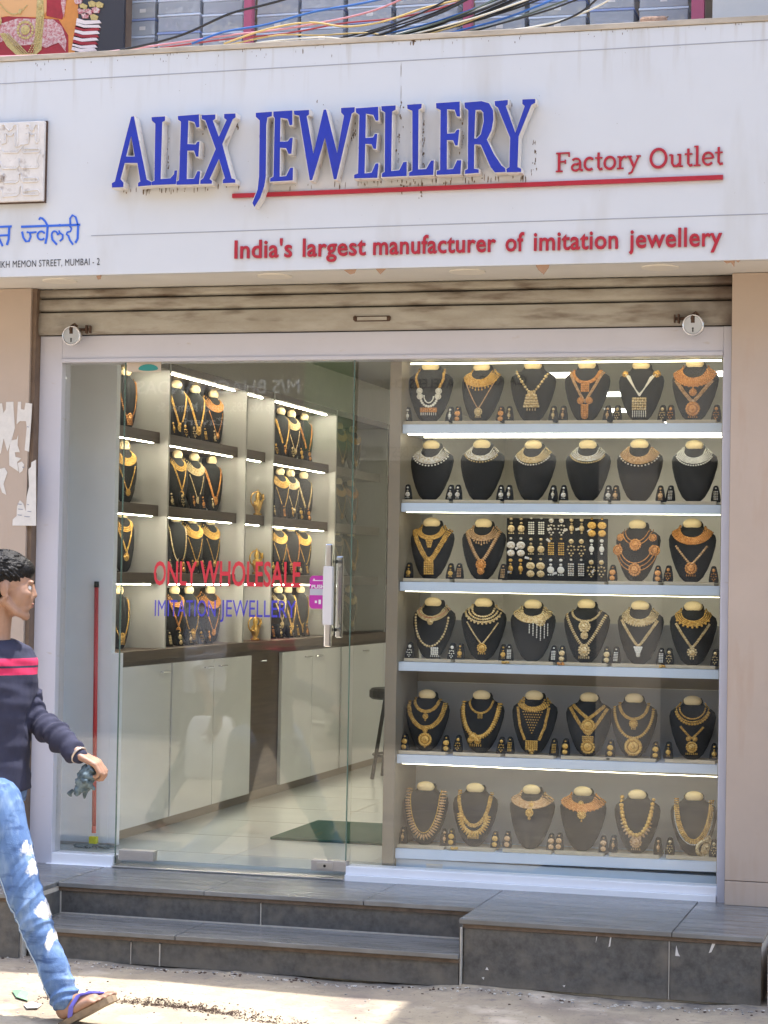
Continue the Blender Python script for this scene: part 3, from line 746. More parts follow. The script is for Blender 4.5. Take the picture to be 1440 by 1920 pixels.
# condensed bold tagline, word by word
for w_, u0, u1 in [("India's", 440, 548), ('largest', 568, 686), ('manufacturer', 700, 930), ('of', 948, 983), ('imitation', 1001, 1159), ('jewellery', 1179, 1354)]:
    v = lambda u: 484.5 - (u - 440) * .0262
    word(w_, M_red, sign, YS - .001, (u0, v(u0)), (u1, v(u1)), .0735, 'raised_letter', depth=.006, bold=.016, spacing=1.04)
word('SHEIKH MEMON STREET, MUMBAI - 2', M_black, sign, YS, (-22, 503), (187, 496.5), .029, 'printed_letter', depth=.0014, bold=0, spacing=1.06)
# devanagari lettering
hd = MB()
HS = [([(-45, 1205), (118, 1198)], 20), ([(95, 1200), (88, 1330), (70, 1385)], 22), ([(0, 1290), (88, 1285)], 20), ([(-2, 1330), (28, 1395)], 20), ([(-30, 1215), (-25, 1290), (0, 1330)], 20),
      ([(213, 1202), (802, 1182)], 22),
      ([(222, 1250), (235, 1310), (262, 1350), (292, 1345), (308, 1300), (300, 1262), (270, 1255)], 20), ([(300, 1262), (365, 1255)], 18),
      (arc(415, 1290, 38, 42, 40, 330, 14), 18), ([(478, 1195), (470, 1300), (455, 1372)], 22), ([(392, 1132), (402, 1112), (425, 1118), (455, 1150), (478, 1192)], 20),
      ([(600, 1175), (600, 1200)], 20), (arc(548, 1286, 30, 40, 180, 360, 10), 17), ([(518, 1285), (525, 1330), (570, 1380)], 20), ([(576, 1282), (600, 1262), (628, 1282), (628, 1320), (600, 1345)], 18), ([(600, 1262), (590, 1240)], 14),
      ([(698, 1190), (716, 1222), (706, 1248), (674, 1256), (666, 1276), (686, 1294)], 18), ([(684, 1288), (700, 1335), (732, 1380)], 19),
      ([(782, 1190), (778, 1320), (755, 1362)], 22), ([(706, 1180), (702, 1120), (725, 1085), (758, 1105), (782, 1185)], 18)]
for P_, w in HS:
    q = [onY(a / 5.333, 200 + b / 5.333, YS) for a, b in P_]
    stroke(hd, [(p.x, p.z) for p in q], w / 5.333 / 440 * .92, lambda a, b, d: (a, YS - .0026 + d, b), .0024)
cadd(hd.build('hindi_lettering', M_hindi), sign)
# relief emblem at the left
emb = empty('emblem_plaque', (-1.7, YS, 2.7), label='square white relief plaque with embossed squiggle rows on the signboard', cat='plaque')
a = onY(83, 226, YS - .03); b = onY(80, 376, YS - .03)
cadd(MB().box(a.x - .33, a.x, YS - .030, YS - .001, b.z, a.z).build('plaque_base', M_side, bevel=.003), emb)
rim = MB(); rim.box(a.x - .334, a.x + .004, YS - .012, YS - .0005, b.z - .0045, a.z + .003)
cadd(rim.build('plaque_rim', M_rust), emb)
sq = MB()
SQ = [[(20,190),(45,175),(62,215),(95,245),(120,225),(140,180),(170,185),(178,370),(165,400),(145,385),(150,260),(120,290),(85,290),(60,270),(62,360),(20,375)],
      [(262,190),(290,180),(305,230),(330,245),(355,180),(382,180),(385,350),(370,365),(350,345),(350,270),(320,290),(290,260),(285,370),(240,380),(215,375),(190,395),(160,405)],
      [(20,430),(40,460),(180,460),(205,420),(235,400),(215,430),(235,462),(385,455),(400,435),(380,420),(240,425)],
      [(0,550),(20,600),(30,622),(165,620),(188,590),(190,520),(200,590),(225,615),(370,612),(388,590),(370,560),(380,500),(405,460)],
      [(0,760),(25,680),(40,670),(20,740),(50,765),(160,762),(185,740),(190,670),(215,670),(210,720),(230,755),(370,750),(385,735),(370,715),(240,715)],
      [(0,820),(15,830),(30,905),(170,890),(190,865),(195,800),(220,790),(215,850),(235,885),(380,882),(398,855),(375,830),(235,850)]]
for L in SQ:
    for sh in (0, -410):
        q = [onY((x + sh) / 5.333, 200 + (y + (30 if sh else 0)) / 5.333, YS - .031) for x, y in L]
        q = [p for p in q if p.x > a.x - .315]
        if len(q) > 2: sq.tube([(p.x, YS - .031, p.z) for p in q], .0030, 5)
for r_ in (440, 595, 735, 865):
    for x in list(range(50, 170, 26)) + list(range(250, 380, 26)):
        p = onY(x / 5.333, 200 + r_ / 5.333, YS - .031); sq.bead((p.x, YS - .0305, p.z), .0028)
for x in (40, 150, 262, 368):
    for y in (215, 270, 325): p = onY(x / 5.333, 200 + y / 5.333, YS - .031); sq.bead((p.x, YS - .0305, p.z), .0028)
cadd(sq.build('embossed_relief', M_side, smooth=True), emb)
emb.location = (0, 0, 0)
for c_ in emb.children: c_.matrix_parent_inverse = Matrix.Identity(4)

# ------------------------------------------------------------ rolling shutter
sh = empty('rolling_shutter', (0, -.05, 2.19), label='grimy rolled-up steel shutter above the glass shopfront', cat='shutter')
def slat(z0, z1, y):
    e = MB(); n = 7; prof = [(y + .010, z1), (y + .0, z1 - .004), (y - .003, z1 - (z1 - z0) * .25), (y - .004, z0 + (z1 - z0) * .4), (y - .002, z0 + .008), (y + .004, z0 + .003), (y + .011, z0)]
    vs = [(x, yy, zz) for x in (-1.383, 1.521) for yy, zz in prof]
    e.add(vs, [(i, i + 1, n + i + 1, n + i) for i in range(n - 1)] + [tuple(range(n - 1, -1, -1)), tuple(range(n, 2 * n))])
    return cadd(e.build('shutter_slat', M_shutter), sh)
slat(2.1905, 2.285, -.05); slat(2.2895, 2.342, -.046); slat(2.3465, 2.384, -.042)
cadd(box('shutter_backing', M_dark, (-1.383, 1.521, -.028, .05, 2.189, 2.384)), sh)
cadd(box('guide_channel', M_guide, (-1.4025, -1.3835, -.075, .02, ZT, 2.384), bevel=.001), sh)
cadd(box('guide_channel', M_guide, (1.5215, 1.5235, -.070, .02, ZT, 2.384)), sh)
e = MB(); a = onY(665, 593, -.056); b = onY(731, 602, -.056)
e.box(a.x, b.x, -.060, -.053, b.z, a.z)
cadd(e.build('pull_slot', M_rust, bevel=.002), sh)
e = MB(); e.box(a.x + .012, b.x - .012, -.0615, -.060, b.z + .004, a.z - .004)
cadd(e.build('slot_grip', M_shutter), sh)
e = MB(); 
for u in (666, 729):
    p = onY(u, 597, -.058); e.bead((p.x, -.060, p.z), .010, (1, .4, 1.3))
cadd(e.build('slot_end', M_rust), sh)
def padlock(u, v, side, label):
    c = onY(u, v, -.085); 
    p = empty('padlock', (c.x, -.085, c.z), label=label, cat='padlock', group='round shutter padlocks')
    e = MB(); rr = .041
    prof = [(0, -.014), (rr * .82, -.014), (rr, -.009), (rr, .009), (rr * .85, .013), (0, .013)]; n = 32
    vs = [(q[0] * math.cos(2 * math.pi * j / n), q[1], q[0] * math.sin(2 * math.pi * j / n)) for q in prof[1:-1] for j in range(n)]
    fs = [(i * n + j, (i + 1) * n + j, (i + 1) * n + (j + 1) % n, i * n + (j + 1) % n) for i in range(3) for j in range(n)] + [tuple(range(n)), tuple(range(4 * n - 1, 3 * n - 1, -1))]
    e.add(vs, fs); bo = e.build('lock_body', M_steel, p)
    rg = MB(); ring = [(rr * .93 * math.cos(2 * math.pi * j / 24), -.0145, rr * .93 * math.sin(2 * math.pi * j / 24)) for j in range(25)]
    rg.tube(ring, .0028, 6, cap=False); rg.build('lock_rim', M_chrome, p, smooth=True)
    k = MB(); k.box(-.0025, .0025, -.0155, -.0138, -.027, -.012); k.ell((0, -.015, -.013), (.004, .001, .004), 8, 4); k.build('keyhole', M_blackmetal, p)
    s_ = MB(); s_.tube([(.0, -.016, .014), (-.004, -.017, .026), (-.002, -.010, .040), (.008, .000, .050), (.018, .008, .040)], .0055, 8); s_.box(-.008, .007, -.0152, -.0135, .008, .038); s_.build('shackle', M_rust, p, smooth=False)
    h = MB(); h.box(min(0, side * .075), max(0, side * .075), .012, .020, .022, .034); h.box(side * .058 - .004, side * .058 + .004, .004, .022, .010, .046)
    h.box(side * .074 - .003, side * .074 + .003, .004, .022, .012, .044); h.build('hasp', M_rust, p, bevel=.002)
    return p
padlock(136, 630, 1, 'round steel padlock on the rusty hasp at the left end of the shutter')
padlock(1300, 610, -1, 'round steel padlock on the rusty hasp at the right end of the shutter')

# ------------------------------------------------------------ shop interior
XW, XE, YB, ZC = -1.56, 1.62, 10.0, 2.52
tag(box('shop_floor', M_floor, (-1.7, 1.75, .061, YB, -.06, -.001)), kind='structure')
tag(box('shop_ceiling', M_ceil, (-1.7, 1.75, .30, YB, ZC, ZC + .05)), kind='structure')
tag(box('wall_west', M_wall, (XW - .08, XW, .42, YB, 0, ZC)), kind='structure')
tag(box('wall_east', M_wall, (XE, XE + .08, .02, YB, 0, ZC)), kind='structure')
tag(box('wall_back', M_wall, (-1.7, 1.75, YB, YB + .08, 0, ZC)), kind='structure')
tag(box('wall_front_header', M_soffit, (-1.56, 1.62, .065, .12, 2.10, ZC)), kind='structure')
# floor tile joints
fj = MB()
for x in (-.6, .0, .6): fj.box(x - .0012, x + .0012, .07, 9.9, -.0008, -.0002)
for k in range(16): fj.box(-1.15, 1.6, .35 + k * .6, .3524 + k * .6, -.0008, -.0002)
tag(fj.build('floor_joints', mat('joint_grey', (.35, .33, .29), .6)), kind='structure')
# white side partition behind the narrow pane
pt = empty('side_partition', (-1.33, .40, 0), label='glossy white laminate partition behind the narrow left pane', cat='partition')
cadd(box('partition_panel', M_white, (-1.47, -1.212, .40, .44, .004, 2.112), bevel=.001), pt)
cadd(box('partition_return', M_white, (-1.48, -1.462, .065, .399, .004, 2.10)), pt)
cadd(box('skirting', M_patch, (-1.46, -1.172, .392, .3995, .0, .012)), pt)
cadd(box('partition_panel', M_white, (-1.2115, -1.172, .40, .44, .004, .842), bevel=.001), pt)
# wall cabinets
cb = empty('wall_cabinet', (-1.39, .45, 0), label='long low off-white wall cabinet with dark brown counter top', cat='cabinet')
XF = -1.22
cadd(box('carcass', M_wood, (XW, XF - .022, .45, 6.2, 0.05, .795)), cb)
cadd(box('counter_top', M_wood, (XW, XF + .004, .45, 6.2, .796, .842), bevel=.002), cb)
cadd(box('plinth', M_case, (XW, XF - .03, .45, 6.2, .0, .049)), cb)
doors = [(.50, 1.145), (1.165, 1.73), (1.736, 2.30), (2.815, 3.36), (3.366, 3.92), (3.955, 4.9), (4.91, 5.9)]
for i, (a, b) in enumerate(doors):
    d = cadd(box('cabinet_door', M_cab, (XF - .020, XF, a, b, .048, .772), bevel=.0015), cb)
    yy = [b - .14, b - .14, a + .06, b - .14, a + .06, a + .45, a + .1][i]
    h = MB(); h.tube([(XF, yy, .735), (XF + .016, yy, .735), (XF + .016, yy + .09, .735), (XF, yy + .09, .735)], .004, 6)
    ho = h.build('door_handle', M_chrome, d)
d = cadd(box('drawer_column', M_wood, (XF - .060, XF - .03, 2.312, 2.80, .048, .772), bevel=.0015), cb)
h = MB(); h.tube([(XF - .03, 2.5, .735), (XF - .014, 2.5, .735), (XF - .014, 2.58, .735), (XF - .03, 2.58, .735)], .004, 6); ho = h.build('door_handle', M_chrome, d)
# display shelving
sv = empty('display_shelving', (-1.39, .45, .843), label='tall lit display shelving with brown shelves along the left wall', cat='shelving')
PY = [.455, 1.062, 2.155, 2.60, 3.765, 4.90, 6.1]
for i, y in enumerate(PY):
    cadd(box('side_panel', M_shback, (XW + .012, XF, y - .009, y + .009, .843, 2.185), bevel=.001), sv)
cadd(box('back_panel', M_shback, (XW + .001, XW + .011, .45, 6.15, .843, 2.185)), sv)
XSF = XF - .045
levels = [1.145, 1.462, 1.805]
for bi in range(6):
    y0, y1 = PY[bi] + .0095, PY[bi + 1] - .0095
    tp = cadd(box('top_board', M_wood, (XW + .012, XF - .003, y0, y1, 2.15, 2.184)), sv)
    lit = bi < 4
    if lit:
        l = box('led_strip', M_led, (XSF - .012, XSF - .004, y0 + .01, y1 - .05, 2.1455, 2.1495)); l.parent = tp
    for z in levels:
        s_ = cadd(box('shelf_board', M_wood, (XW + .012, XSF, y0, y1, z, z + .052), bevel=.0015), sv)
        if lit:
            l = box('led_strip', M_led, (XSF - .014, XSF - .008, y0 + .01, y1 - .06, z - .0035, z - .0005)); l.parent = s_
# glazed end case (dim) in the far bay
o = MB().box(XF - .004, XF + .001, 3.775, 4.89, .86, 2.14).build('case_glass', M_glass); cadd(o, sv)
# mop
mp_ = empty('mop', (0, 0, 0), label='red-handled floor mop with yellow clamp leaning on the white partition', cat='mop')
a = onY(181, 1092, .385); b = onY(176, 1562, .34)
MB().tube([b, a], .0095, 12).build('handle', M_mopred, mp_, smooth=True)
t = (a - b).normalized(); MB().tube([a - t * .022, a + t * .004], .0112, 12).build('end_cap', M_blackmetal, mp_, smooth=True)
MB().tube([b + t * .0, b + t * .03], .0098, 12).build('handle_joint', M_mopred, mp_)
MB().box(b.x - .018, b.x + .018, .325, .350, .012, .047).build('clamp', M_yellow, mp_, bevel=.004)
e = MB()
for k in range(46):
    x = rnd.uniform(-.10, .10); y = rnd.uniform(-.06, .04)
    e.tube([(b.x + rnd.uniform(-.012, .012), .338, .016), (b.x + x * .5, .335 + y * .5, .010), (b.x + x, .335 + y, .004)], .0035, 4)
e.build('mop_strings', M_mopb, mp_)
# doormat, stool
a = onZ(505, 1577, 0)
dm = box('doormat', M_mat, (-.63, .30, .90, 1.62, .0, .012), bevel=.003); tag(dm, 'dark green doormat on the pale shop floor inside the door', 'doormat')
stl = empty('bar_stool', (onY(744, 1318, 3.95).x, 3.95, 0), label='black round-seated stool standing in front of the far cabinets', cat='stool')
sc_ = onY(724, 1318, 3.95)
e = MB(); prof = [(.0, .0), (.15, .0), (.165, .012), (.165, .05), (.15, .065), (0, .068)]; n = 24
vs = [(q[0] * math.cos(2 * math.pi * j / n), q[0] * math.sin(2 * math.pi * j / n), .47 + q[1]) for q in prof[1:-1] for j in range(n)]
e.add(vs, [(i * n + j, i * n + (j + 1) % n, (i + 1) * n + (j + 1) % n, (i + 1) * n + j) for i in range(3) for j in range(n)] + [tuple(range(n - 1, -1, -1)), tuple(range(3 * n, 4 * n))])
e.build('seat', M_blackmetal, stl, smooth=False)
for k in range(4):
    a_ = R(45 + 90 * k); MB().tube([(.08 * math.cos(a_), .08 * math.sin(a_), .47), (.16 * math.cos(a_), .16 * math.sin(a_), 0)], .012, 8).build('leg', M_blackmetal, stl)
e = MB(); e.tube([(.135 * math.cos(2 * math.pi * j / 20), .135 * math.sin(2 * math.pi * j / 20), .14) for j in range(21)], .008, 6, cap=False); e.build('foot_ring', M_blackmetal, stl)
# ceiling light panels
k = 0
for j, y in enumerate((2.3, 3.7, 5.1, 6.5, 7.9, 9.2)):
    for i, x in enumerate((-.15, .85)):
        cl = empty('ceiling_light', (x + (.12 if j % 2 else 0), y, ZC), cat='ceiling light', group='flat ceiling light panels')
        tag(cl, '%s flat white ceiling panel light, %s from the shop front' % (('left-hand', 'right-hand')[i], ('first', 'second', 'third', 'fourth', 'fifth', 'sixth')[j]))
        MB().box(-.16, .16, -.16, .16, -.008, -.001).build('housing', M_white, cl)
        MB().box(-.145, .145, -.145, .145, -.012, -.0085).build('diffuser', M_ceilight, cl)

# ------------------------------------------------------------ window display case
XC0, XC1 = .178, 1.472; YC0, YC1 = .085, .40
dc = empty('display_case', (.8, .1, .0), label='six-tier window display case of pale blue edged shelves', cat='display case')
cadd(box('side_wall', M_case, (.128, .176, .065, YC1 + .02, .0, 2.10), bevel=.001), dc)
cadd(box('side_wall', M_case, (1.474, 1.486, .065, YC1 + .02, .0, 2.10)), dc)
cadd(box('back_board', M_back, (.177, 1.473, YC1 + .002, YC1 + .015, .0, .760)), dc)
cadd(box('back_rail', M_case, (.177, 1.473, YC1 + .002, YC1 + .018, .762, .842)), dc)
cadd(box('back_board', M_back, (.177, 1.473, YC1 + .06, YC1 + .075, .843, 1.02)), dc)
SH = [(1.782, 1.819), (1.463, 1.499), (1.141, 1.178), (.817, .853), (.442, .478), (.058, .098)]
slope = [.003, .002, .006, .004, .010, .014]
for i, (z0, z1) in enumerate(SH):
    e = MB(); sl_ = slope[i]
    vs = [(XC0, YC0, z0), (XC1, YC0, z0 + sl_), (XC1, YC1, z0 + sl_), (XC0, YC1, z0), (XC0, YC0, z1), (XC1, YC0, z1 + sl_), (XC1, YC1, z1 + sl_), (XC0, YC1, z1)]
    e.add(vs, [(0, 3, 2, 1), (4, 5, 6, 7), (0, 1, 5, 4), (1, 2, 6, 5), (2, 3, 7, 6), (3, 0, 4, 7)])
    s_ = cadd(e.build('shelf', M_shelf, bevel=.0015), dc)
    if i in (0, 1, 2, 4):
        l = MB(); l.box(XC0 + .02, XC1 - .004, YC0 + .012, YC0 + .020, z0 - (.005 if i == 0 else .0022), z0 - .0005)
        if i == 0: l.box(XC0 + .05, XC1 - .004, YC0 + .16, YC0 + .17, z0 - .006, z0 - .0005)
        lo = l.build('led_strip', M_ledw); lo.parent = s_
l = box('led_strip', M_ledw, (XC0 + .02, XC1 - .01, .12, .13, 2.068, 2.0735)); cadd(l, dc)
cadd(box('base_board', M_shelf, (XC0, XC1, YC0 + .018, YC1, .001, .055)), dc)
cadd(MB().box(.305, .372, YC0 + .0155, YC0 + .0172, .012, .042).build('blank_label', M_paper), dc)

# busts -----------------------------------------------------
HWZ = [(0, .016), (.006, .028), (.02, .042), (.05, .058), (.09, .073), (.13, .083), (.155, .0855), (.172, .081), (.184, .066), (.193, .046), (.202, .039), (.213, .037), (.222, .031)]
def hw(z):
    for (z0, a), (z1, b) in zip(HWZ[:-1], HWZ[1:]):
        if z <= z1: return a + (b - a) * max(0, z - z0) / (z1 - z0)
    return HWZ[-1][1]
def dep(z): return .012 + .030 * math.sin(min(1, z / .21) * math.pi * .62)
LEAN = .22
def surf(x, z, off=.001):
    h = hw(max(0, min(.215, z))) * 1.0
    k = max(0, 1 - (min(abs(x), h) / h) ** 2) ** .5
    return Vector((x, -dep(z) * k - off + z * LEAN, z))
def bust_mesh():
    e = MB(); n = 20; vs = []
    for z, h in HWZ:
        for j in range(n):
            a = 2 * math.pi * j / n
            c, s = math.cos(a), math.sin(a)
            vs.append((h * c, (-dep(z) * -s if s < 0 else .012 * s) + z * LEAN if False else ((dep(z) * s) if s < 0 else .014 * s) + z * LEAN, z))
    k = len(HWZ)
    e.add(vs, [(i * n + j, i * n + (j + 1) % n, (i + 1) * n + (j + 1) % n, (i + 1) * n + j) for i in range(k - 1) for j in range(n)] + [tuple(range(n - 1, -1, -1)), tuple(range((k - 1) * n, k * n))])
    return e.mesh('bust_body', M_velvet, True)
def cap_mesh():
    e = MB(); e.ell((0, .215 * LEAN - .032, .2125), (.0335, .016, .0205), 20, 12)
    return e.mesh('neck_cap', M_capgold, True)
def easel_mesh():
    e = MB(); e.box(-.012, .012, .008, .014, 0, .14); e.box(-.012, .012, .006, .075, 0, .004)
    return e.mesh('support', M_brownvel)
ME_bust, ME_cap, ME_easel = bust_mesh(), cap_mesh(), easel_mesh()
def bust(loc, rz, label, scale=1.0, group='black necklace busts in the window display'):
    r = empty('necklace_bust', loc, rz, label, 'display bust', group); r.scale = (scale,) * 3
    link('velvet_body', ME_bust, r); link('neck_cap', ME_cap, r); link('support', ME_easel, r)
    return r
# necklaces ---------------------------------------------------
def upts(a, zt, zb, n=40, skew=0): return [(a * math.sin(R(t)) + skew * math.cos(R(t)), zt - (zt - zb) * math.cos(R(t))) for t in [-90 + 180 * i / n for i in range(n + 1)]]
def vpts(a, zt, zb, n=40, p=1.15): return [(a * t, zb + (zt - zb) * abs(t) ** p) for t in [-1 + 2 * i / n for i in range(n + 1)]]
def resample(P, s):
    out = [P[0]]; acc = 0
    for (x0, z0), (x1, z1) in zip(P[:-1], P[1:]):
        d = math.hypot(x1 - x0, z1 - z0); t = 0
        while acc + (d - t) >= s:
            t += s - acc; acc = 0; out.append((x0 + (x1 - x0) * t / d, z0 + (z1 - z0) * t / d))
        acc += d - t
    return out
def strand(e, P, r, gap=1.7, q=(1, .7, 1), off=.002, alt=None):
    for i, (x, z) in enumerate(resample(P, r * gap)):
        rr = r * (alt if (alt and i % 2) else 1) * rnd.uniform(.88, 1.12)
        p = surf(x, z, off + rr * .3); e.bead(p, rr * 1.04, q)
def band(e, P, w, off=.003, nz=1):
    """flat ornate band: cross rows of small lozenges"""
    Q = resample(P, w * .42)
    for i in range(len(Q)):
        a = Q[max(0, i - 1)]; b = Q[min(len(Q) - 1, i + 1)]
        t = Vector((b[0] - a[0], b[1] - a[1])); 
        if t.length < 1e-9: continue
        t.normalize(); nrm = Vector((-t.y, t.x))
        for k in (-1, 0, 1):
            x = Q[i][0] + nrm.x * k * w * .36; z = Q[i][1] + nrm.y * k * w * .36
            e.bead(surf(x, z, off + (0.001 if k == 0 else 0)), w * .245 * rnd.uniform(.75, 1.25), (1, .6, 1))
def leaves(e, P, l, w, gap, off=.003):
    c = (0, .16)
    Q = resample(P, gap)
    for i in range(len(Q)):
        a = Q[max(0, i - 1)]; b = Q[min(len(Q) - 1, i + 1)]; t = Vector((b[0] - a[0], b[1] - a[1])).normalized(); nn = Vector((-t.y, t.x))
        if nn.dot(Vector((Q[i][0] - c[0], Q[i][1] - c[1]))) < 0: nn = -nn
        for s_, rr in ((-.3, .8), (0, 1.0), (.35, .8), (.7, .5)):
            e.bead(surf(Q[i][0] + nn.x * l * s_, Q[i][1] + nn.y * l * s_, off), w * rr * .5, (1, .5, 1))
def collar(e, r0, r1, zc=.192, dr=.62, rows=4, sp=92, bead=.0032, off=.003):
    for k in range(rows):
        r_ = r0 + (r1 - r0) * k / max(1, rows - 1)
        P = []
        for t in range(-sp, sp + 1, 4):
            x = r_ * math.sin(R(t)); z = zc - r_ * dr * math.cos(R(t)) + (.010 if abs(t) > 70 else 0) * (abs(t) - 70) / 20
            lim = hw(max(0, z)) + .006
            P.append((max(-lim, min(lim, x)), z))
        strand(e, P, bead, 1.75, off=off)
def fringe(e, r_, n, l, zc=.192, dr=.62, sp=60, bead=.0026, taper=1.0, off=.004):
    for i in range(n):
        t = -sp + 2 * sp * i / (n - 1); x = r_ * math.sin(R(t)); z = zc - r_ * dr * math.cos(R(t))
        L_ = l * (1 - taper * abs(t) / sp * .7); k = max(1, int(L_ / (bead * 1.7)))
        for j in range(k): e.bead(surf(x * (1 + .02 * j), z - bead * 1.7 * (j + 1), off), bead * (1.35 if j == k - 1 else .8), (1, .7, 1))
def disc(e, x, z, r_, off=.005, petals=12):
    p = surf(x, z, off); e.ell(p, (r_ * .62, .004, r_ * .62), 12, 6)
    for k in range(petals):
        a = 2 * math.pi * k / petals; q = surf(x + r_ * .82 * math.cos(a), z + r_ * .82 * math.sin(a), off - .001)
        q.y = min(q.y, p.y + .004); e.bead(q, r_ * .25, (1, .6, 1))
    e.bead(p + Vector((0, -.004, 0)), r_ * .25)
def drops(e, x, z, w, n, l, bead=.0022, off=.005):
    for i in range(n):
        xx = x + (-.5 + i / max(1, n - 1)) * w
        y = surf(x, z, off).y
        for j in range(max(1, int(l / (bead * 1.7)))): e.bead((xx, y, z - bead * 1.7 * (j + .5)), bead * (1.2 if j % 2 else .9))
def plate(e, x, z, w, h, off=.005, nx=5, nz=5, shape='rect'):
    y = surf(x, z, off).y
    for i in range(nx):
        for j in range(nz):
            u = -.5 + (i + .5) / nx; v = -.5 + (j + .5) / nz
            k = {'rect': 1, 'fan': .55 + .45 * (.5 - v), 'tri': .3 + .7 * (v + .5)}[shape]
            e.bead((x + u * w * k, y - (.002 if (i + j) % 2 else 0), z + v * h), max(w / nx, h / nz) * .60, (1, .5, 1))
def necklace(bst, spec, desc, cat='necklace', label=None, group='necklaces shown on the window busts'):
    """spec: list of (part name, material, function(e))"""
    r = empty('necklace', bst.location, bst.rotation_euler.z, label or ('%s necklace on its black bust' % desc), cat, group)
    r.scale = bst.scale
    for nm, m, fn in spec:
        e = MB(); fn(e); e.build(nm, m, r, smooth=True)
    return r
N = {}
Yg, An, Pa, Si, Pe, Pk, Ru = G_yel, G_ant, G_pale, G_sil, G_pearl, G_pink, G_ruby
L_ = lambda f: f
N[0] = [
 ('pearl cluster and red bar pendant', [('chain', Yg, lambda e: band(e, [(-.045, .205), (-.052, .165), (-.040, .13)], .008) or band(e, [(.050, .205), (.052, .165), (.038, .13)], .008)),
    ('pearl_cluster', Pe, lambda e: [disc(e, x, z, .012) for x, z in ((-.036, .118), (.036, .118), (-.034, .098), (.034, .098))] and (strand(e, upts(.032, .10, .060), .0055), strand(e, upts(.018, .10, .074), .003), None)[2]),
    ('pendant', An, lambda e: (plate(e, 0, .047, .064, .016, nx=8, nz=3)), ), ('pendant_drops', Pe, lambda e: drops(e, 0, .038, .055, 8, .012))]),
 ('broad gold bib with long chain', [('bib', Yg, lambda e: (collar(e, .040, .072, rows=6, dr=.78, bead=.0034), fringe(e, .072, 13, .016, dr=.78))), ('chain', Pk, lambda e: strand(e, vpts(.062, .165, .052), .0026)), ('pendant', Pa, lambda e: (disc(e, 0, .040, .016), drops(e, 0, .026, .02, 4, .008)))]),
 ('kundan strand with large square pendant', [('chain', Pa, lambda e: strand(e, vpts(.062, .190, .105, p=1.3), .0062, 1.9, alt=.7)), ('pendant', Pa, lambda e: (plate(e, 0, .078, .062, .050, nx=7, nz=5, shape='fan'), disc(e, 0, .100, .016), drops(e, 0, .052, .03, 4, .012)))]),
 ('double antique orange', [('short_chain', An, lambda e: band(e, upts(.050, .196, .145), .011)), ('long_chain', Pk, lambda e: band(e, vpts(.064, .190, .075), .009)), ('pendant', An, lambda e: (plate(e, 0, .125, .032, .030, nx=4, nz=4), disc(e, -.016, .078, .013), disc(e, .016, .078, .013), plate(e, 0, .045, .028, .040, nx=3, nz=5), disc(e, 0, .022, .013)))]),
 ('many-stranded pearl with square pendant', [('brooch', Yg, lambda e: (disc(e, -.058, .180, .012), disc(e, .060, .180, .014))), ('pearl_strands', Pe, lambda e: [strand(e, vpts(.058 - k * .006, .180 - k * .003, .100 - k * .003 + .004), .0026) for k in range(4)]), ('pendant', Pa, lambda e: plate(e, 0, .066, .054, .048, nx=6, nz=5)), ('pendant_drops', Pe, lambda e: drops(e, 0, .042, .048, 7, .028))]),
 ('wide orange gold bib and medallion', [('bib', An, lambda e: (collar(e, .046, .080, rows=6, dr=.80, bead=.0042), fringe(e, .078, 11, .01, dr=.8))), ('chain', Pk, lambda e: band(e, vpts(.066, .150, .070), .012)), ('pendant', An, lambda e: (disc(e, 0, .105, .014), disc(e, 0, .045, .026, petals=16), drops(e, 0, .020, .03, 5, .008)))]),
]
def choker(m, m2, rows, r1, fr_, **k):
    return [('collar', m, lambda e: collar(e, .040, r1, rows=rows, dr=.62 + .1 * (rows > 4), bead=.0030)), ('edge_drops', m2, lambda e: fringe(e, r1 + .003, fr_, .008, dr=.64 + .1 * (rows > 4), sp=70, bead=.0028))]
N[1] = [('broad blue-white stone collar', choker(Si, Pe, 6, .070, 15)), ('teardrop-edged silver collar', choker(Si, Pa, 4, .062, 15)), ('fine pale silver collar', choker(Pa, Si, 5, .066, 17)), ('greenish silver stone collar', choker(Si, Pa, 4, .064, 19)),
        ('wide rose gold and silver collar', choker(Pk, Si, 6, .072, 15)), ('plain white pearl collar', choker(Pe, Pe, 5, .066, 19))]
